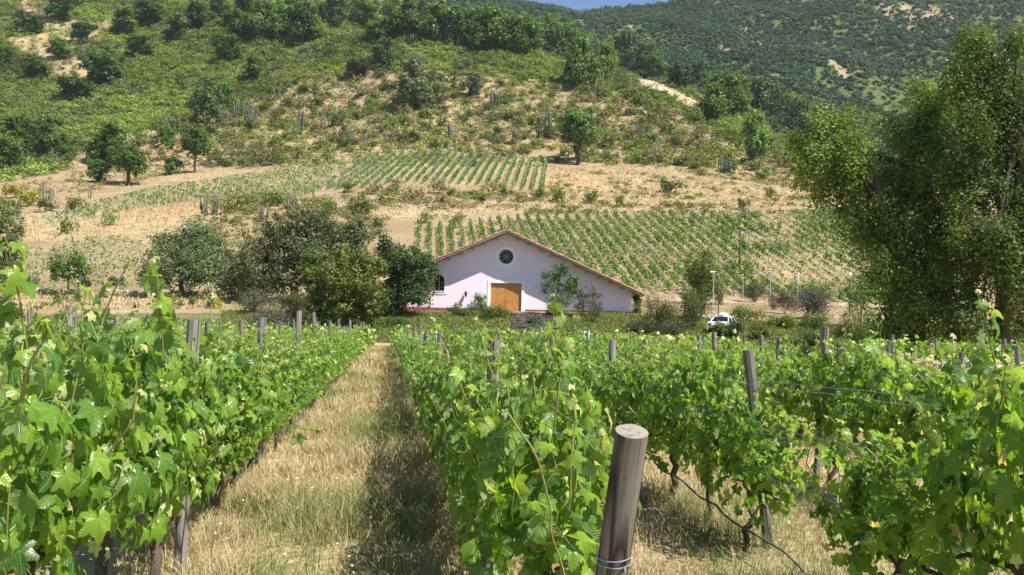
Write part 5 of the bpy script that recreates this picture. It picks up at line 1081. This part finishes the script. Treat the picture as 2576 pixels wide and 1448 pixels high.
# ================================================================== scrub as a mass
def scatter(name, label, cat, n, tr, Yr, test, size, leaf, per, cols_, seed, mat=M_scrub, hfac=.7):
    q = np.random.default_rng(seed); t = q.uniform(*tr, n * 4); a, b = Yr; Y = np.sqrt(q.uniform(a * a, b * b, n * 4)); X = t * Y; Z = height(X, Y); px, py = project(X, Y, Z)
    ok = test(px, py, X, Y) & (py > -190) & (py < 900) & (px > -150) & (px < 2750); X, Y, Z = X[ok][:n], Y[ok][:n], Z[ok][:n]; n = len(X)
    lowf = fbm(X / 38 + 20, Y / 38 + 4); s = size(q, n, X, Y) * (.65 + .75 * lowf); cidx = q.integers(0, len(cols_), n); patch = fbm(X / 22 + 7, Y / 22); cidx = np.where(patch > .53, q.integers(0, max(1, len(cols_) // 2), n), cidx)
    ca = np.array([c[0] for c in cols_])[cidx]; cb = np.array([c[1] for c in cols_])[cidx]; idx = np.repeat(np.arange(n), per); m = len(idx)
    sub = unit(q.normal(size=(n * 4, 3))); sub[:, 2] = np.abs(sub[:, 2]); sc_ = sub.reshape(n, 4, 3)[idx, q.integers(0, 4, m)] * .42
    d = unit(q.normal(size=(m, 3))); d[:, 2] = np.abs(d[:, 2]); off = sc_ + d * .42 * q.random((m, 1)) ** .4
    P = np.stack([X, Y, Z], -1)[idx] + off * s[idx][:, None] * np.array([1, 1, hfac * 1.25]); nn = unit(d + q.normal(size=(m, 3)) * .5 + np.array([0, 0, .3]))
    kk = q.uniform(.6, 1.2, (n, 1)) * (1.45 - .95 * lowf[:, None]); ca = ca * kk; cb = cb * kk; f = np.clip(q.random(n)[idx] * .6 + q.random(m) * .4, 0, 1)[:, None]; g = G(); diamonds(g, P, nn, (leaf * np.minimum(1.6, .6 + .3 * s[idx])) * q.uniform(.7, 1.3, m), lerp(ca[idx], cb[idx], f), .65, q)
    tag(link(name, g.mesh(name, mat)), label, cat, kind='stuff'); print(name, n, m)
bald = [(60, -20), (230, 60), (330, 40), (180, 130), (250, 200), (120, 190), (30, 100)]
def near_test(px, py, X, Y):
    d = py < np.interp(px, DX, DY) + 6; b = inpoly(px, py, bald); r = np.random.default_rng(1).random(len(px)); s = inpoly(px, py, P_STRAW[3])
    return ((d & ~(b & (r < .7)) & ~s) | ((~d) & ~s & (r < .30) & (py < 420) & (px > 500))) & (Y < 640)
GREENS = [((.135, .195, .026), (.30, .36, .07)), ((.11, .165, .022), (.255, .32, .06)), ((.06, .095, .022), (.14, .18, .05)), ((.05, .08, .022), (.12, .155, .05)), ((.10, .11, .045), (.19, .19, .09))]
scatter('hillside_scrub', 'dense green scrub covering the upper part of the near hill', 'scrub', 30000, (-.66, .4), (230, 640), near_test, lambda q, n, X, Y: np.where(q.random(n) < .12, q.uniform(4.5, 7.5, n), q.uniform(1.8, 4.4, n)), .205, 66, GREENS, 85)
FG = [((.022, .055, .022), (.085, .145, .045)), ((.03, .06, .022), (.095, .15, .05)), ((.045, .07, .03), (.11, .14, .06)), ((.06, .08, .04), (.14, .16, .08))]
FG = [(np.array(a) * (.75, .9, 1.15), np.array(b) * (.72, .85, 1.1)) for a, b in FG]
def far_test(px, py, X, Y):
    r = np.random.default_rng(2).random(len(px)); thin = fbm(X / 45, Y / 70) > .69; patch = inpoly(px, py, [(2180, 190), (2380, 210), (2350, 260), (2250, 300), (2170, 260)])
    return ~(thin & (r < .55)) & ~(patch & (r < .6)) & (px > 900)
scatter('far_forest', 'bluish green bushland covering the far mountain', 'forest', 21000, (-.12, .62), (470, 1190), far_test, lambda q, n, X, Y: np.where(q.random(n) < .16, q.uniform(6, 9.5, n), q.uniform(2.5, 5.5, n)) * (.8 + Y / 3500), .62, 44, FG, 86, hfac=.75)
BR2 = [((.16, .16, .05), (.30, .28, .10)), ((.12, .15, .03), (.25, .28, .07)), ((.24, .19, .09), (.42, .33, .17)), ((.20, .16, .075), (.36, .29, .14))]
MIDP = [(480, 600), (505, 540), (540, 498), (700, 488), (790, 508), (960, 535), (965, 600), (700, 640), (590, 660)]
def brush_test(px, py, X, Y):
    lo = np.interp(px, DX, DY) - 15; top = np.interp(px, [330, 640, 900, 1010, 1380, 1600, 1900, 2060], [420, 425, 380, 376, 402, 420, 462, 490]); r = np.random.default_rng(5).random(len(px))
    b = (py > lo) & (py < top) & (px > 300) & (px < 2100); band = (py > 452) & (py < 525) & (px > 860) & (px < 1420) & (py > np.interp(px, [860, 1380], [486, 490]))
    return (b & (fbm(X / 9, Y / 9) > .40) & ~inpoly(px, py, P_STRAW[3])) | (inpoly(px, py, MIDP) & (r < .8)) | (band & (fbm(X / 6, Y / 6) > .45)) | (inpoly(px, py, [(1385, 425), (1700, 445), (2120, 500), (2120, 545), (1250, 548), (950, 570), (930, 520), (1380, 495)]) & ((fbm(X / 7 + 3, Y / 3.5) > .60) | (r < .05))) | (inpoly(px, py, [(60, 745), (620, 745), (620, 790), (60, 790)]) & (r < .15)) | (inpoly(px, py, [(60, 500), (330, 470), (420, 440), (420, 400), (60, 460)]) & (r < .5))
scatter('slope_brush', 'low olive and straw-coloured brush between the larger shrubs of the slope', 'brush', 6800, (-.6, .42), (95, 470), brush_test, lambda q, n, X, Y: q.uniform(.9, 2.6, n), .17, 44, BR2, 185, hfac=.6)
def tuft_test(px, py, X, Y):
    s = np.zeros(len(px), bool)
    for p in P_STRAW: s |= inpoly(px, py, p)
    r = np.random.default_rng(3).random(len(px)); return s | ((py > np.interp(px, DX, DY)) & (py < 545) & (r < .4) & ~inpoly(px, py, UPP)) | ((Y < 128) & (py > 735) & (py < 790) & (r < .9) & (px < 900))
def tufts(name, label, n, tr, Yr, test, h, w, per, ca, cb, seed):
    q = np.random.default_rng(seed); t = q.uniform(*tr, n * 3); Y = np.sqrt(q.uniform(Yr[0] ** 2, Yr[1] ** 2, n * 3)); X = t * Y; Z = height(X, Y); px, py = project(X, Y, Z); ok = test(px, py, X, Y); X, Y, Z = X[ok][:n], Y[ok][:n], Z[ok][:n]
    n = len(X); idx = np.repeat(np.arange(n), per); m = len(idx); P = np.stack([X, Y, Z - .03], -1)[idx] + q.normal(size=(m, 3)) * np.array([w * 3, w * 3, 0]); g = G()
    blades(g, P, h * q.uniform(.6, 1.3, n)[idx], q, lerp(ca, cb, q.random((n, 1))[idx] * .7 + q.random((m, 1)) * .3), w, .6); tag(link(name, g.mesh(name, M_grass)), label, 'grass', kind='stuff'); print(name, n)
tufts('hillside_grass', 'dry straw-coloured grass tufts on the bare slopes', 24000, (-.6, .5), (95, 420), tuft_test, .42, .07, 6, (.38, .30, .16), (.58, .48, .29), 87)
def bank_test(px, py, X, Y): return (Y < 93.2) & ~((px > 1285) & (px < 1405)) & (px > 560)
tufts('bank_grass', 'short green and dry grass on the bank below the building', 22000, (-.35, .5), (79, 93.5), bank_test, .26, .035, 7, (.10, .15, .02), (.30, .30, .11), 88)
# antenna mast poking out of the broad tree
p = at(474, 571, 113); z = float(height(p[0], 113)); t = thing('weather_mast', 'white weather mast poking out of the broad grey-green tree', 'mast', (p[0], 113, z)); h = p[2] - z
g = G(); add_tube(g, [(0, 0, -.2), (0, 0, h)], .05, 6); link('mast_pole', g.mesh('mast_pole', M_paint), t)
g = G(); add_tube(g, [(-.5, 0, h - .1), (.7, 0, h)], .03, 5); box(g, -.65, -.35, -.1, .1, h - .15, h + .05); box(g, .4, .9, -.12, .12, h - .02, h + .16); box(g, -.1, .3, -.1, .1, h - 1.5, h - 1.2); link('sensor_arm', g.mesh('sensor_arm', M_paint), t)
# a few clumps of stones on the cuts
g = G(); q = np.random.default_rng(89)
for i in range(900):
    px = q.uniform(600, 2150); py = np.interp(px, [600, 940, 1250, 1500, 1900, 2110], [540, 556, 545, 532, 530, 530]) + q.normal() * 9 if i % 2 else q.uniform(300, 480); 
    t_ = (px - CX) / F_PX; Y = q.uniform(185, 300) if i % 2 == 0 else q.uniform(186, 206); X = t_ * Y; blob(g, (X, Y, float(height(X, Y))), (q.uniform(.12, .4),) * 3, i, n=5, m=4)
tag(link('loose_stones', g.mesh('loose_stones', M_stone)), 'loose stones scattered over the cut slopes', 'stones', kind='stuff')
# ------------------------------------------------------------------ the air of the valley
hm = bpy.data.materials.new('haze'); hm.use_nodes = True; ht = hm.node_tree; ht.nodes.remove(ht.nodes['Principled BSDF'])
hv = ht.nodes.new('ShaderNodeVolumePrincipled'); hv.inputs['Color'].default_value = (.80, .88, 1, 1); hv.inputs['Density'].default_value = .00006; ht.links.new(hv.outputs[0], ht.nodes['Material Output'].inputs['Volume'])
g = G(); box(g, -4700, 4700, -200, 1520, -75, 520); tag(link('haze', g.mesh('haze', hm)), kind='stuff')
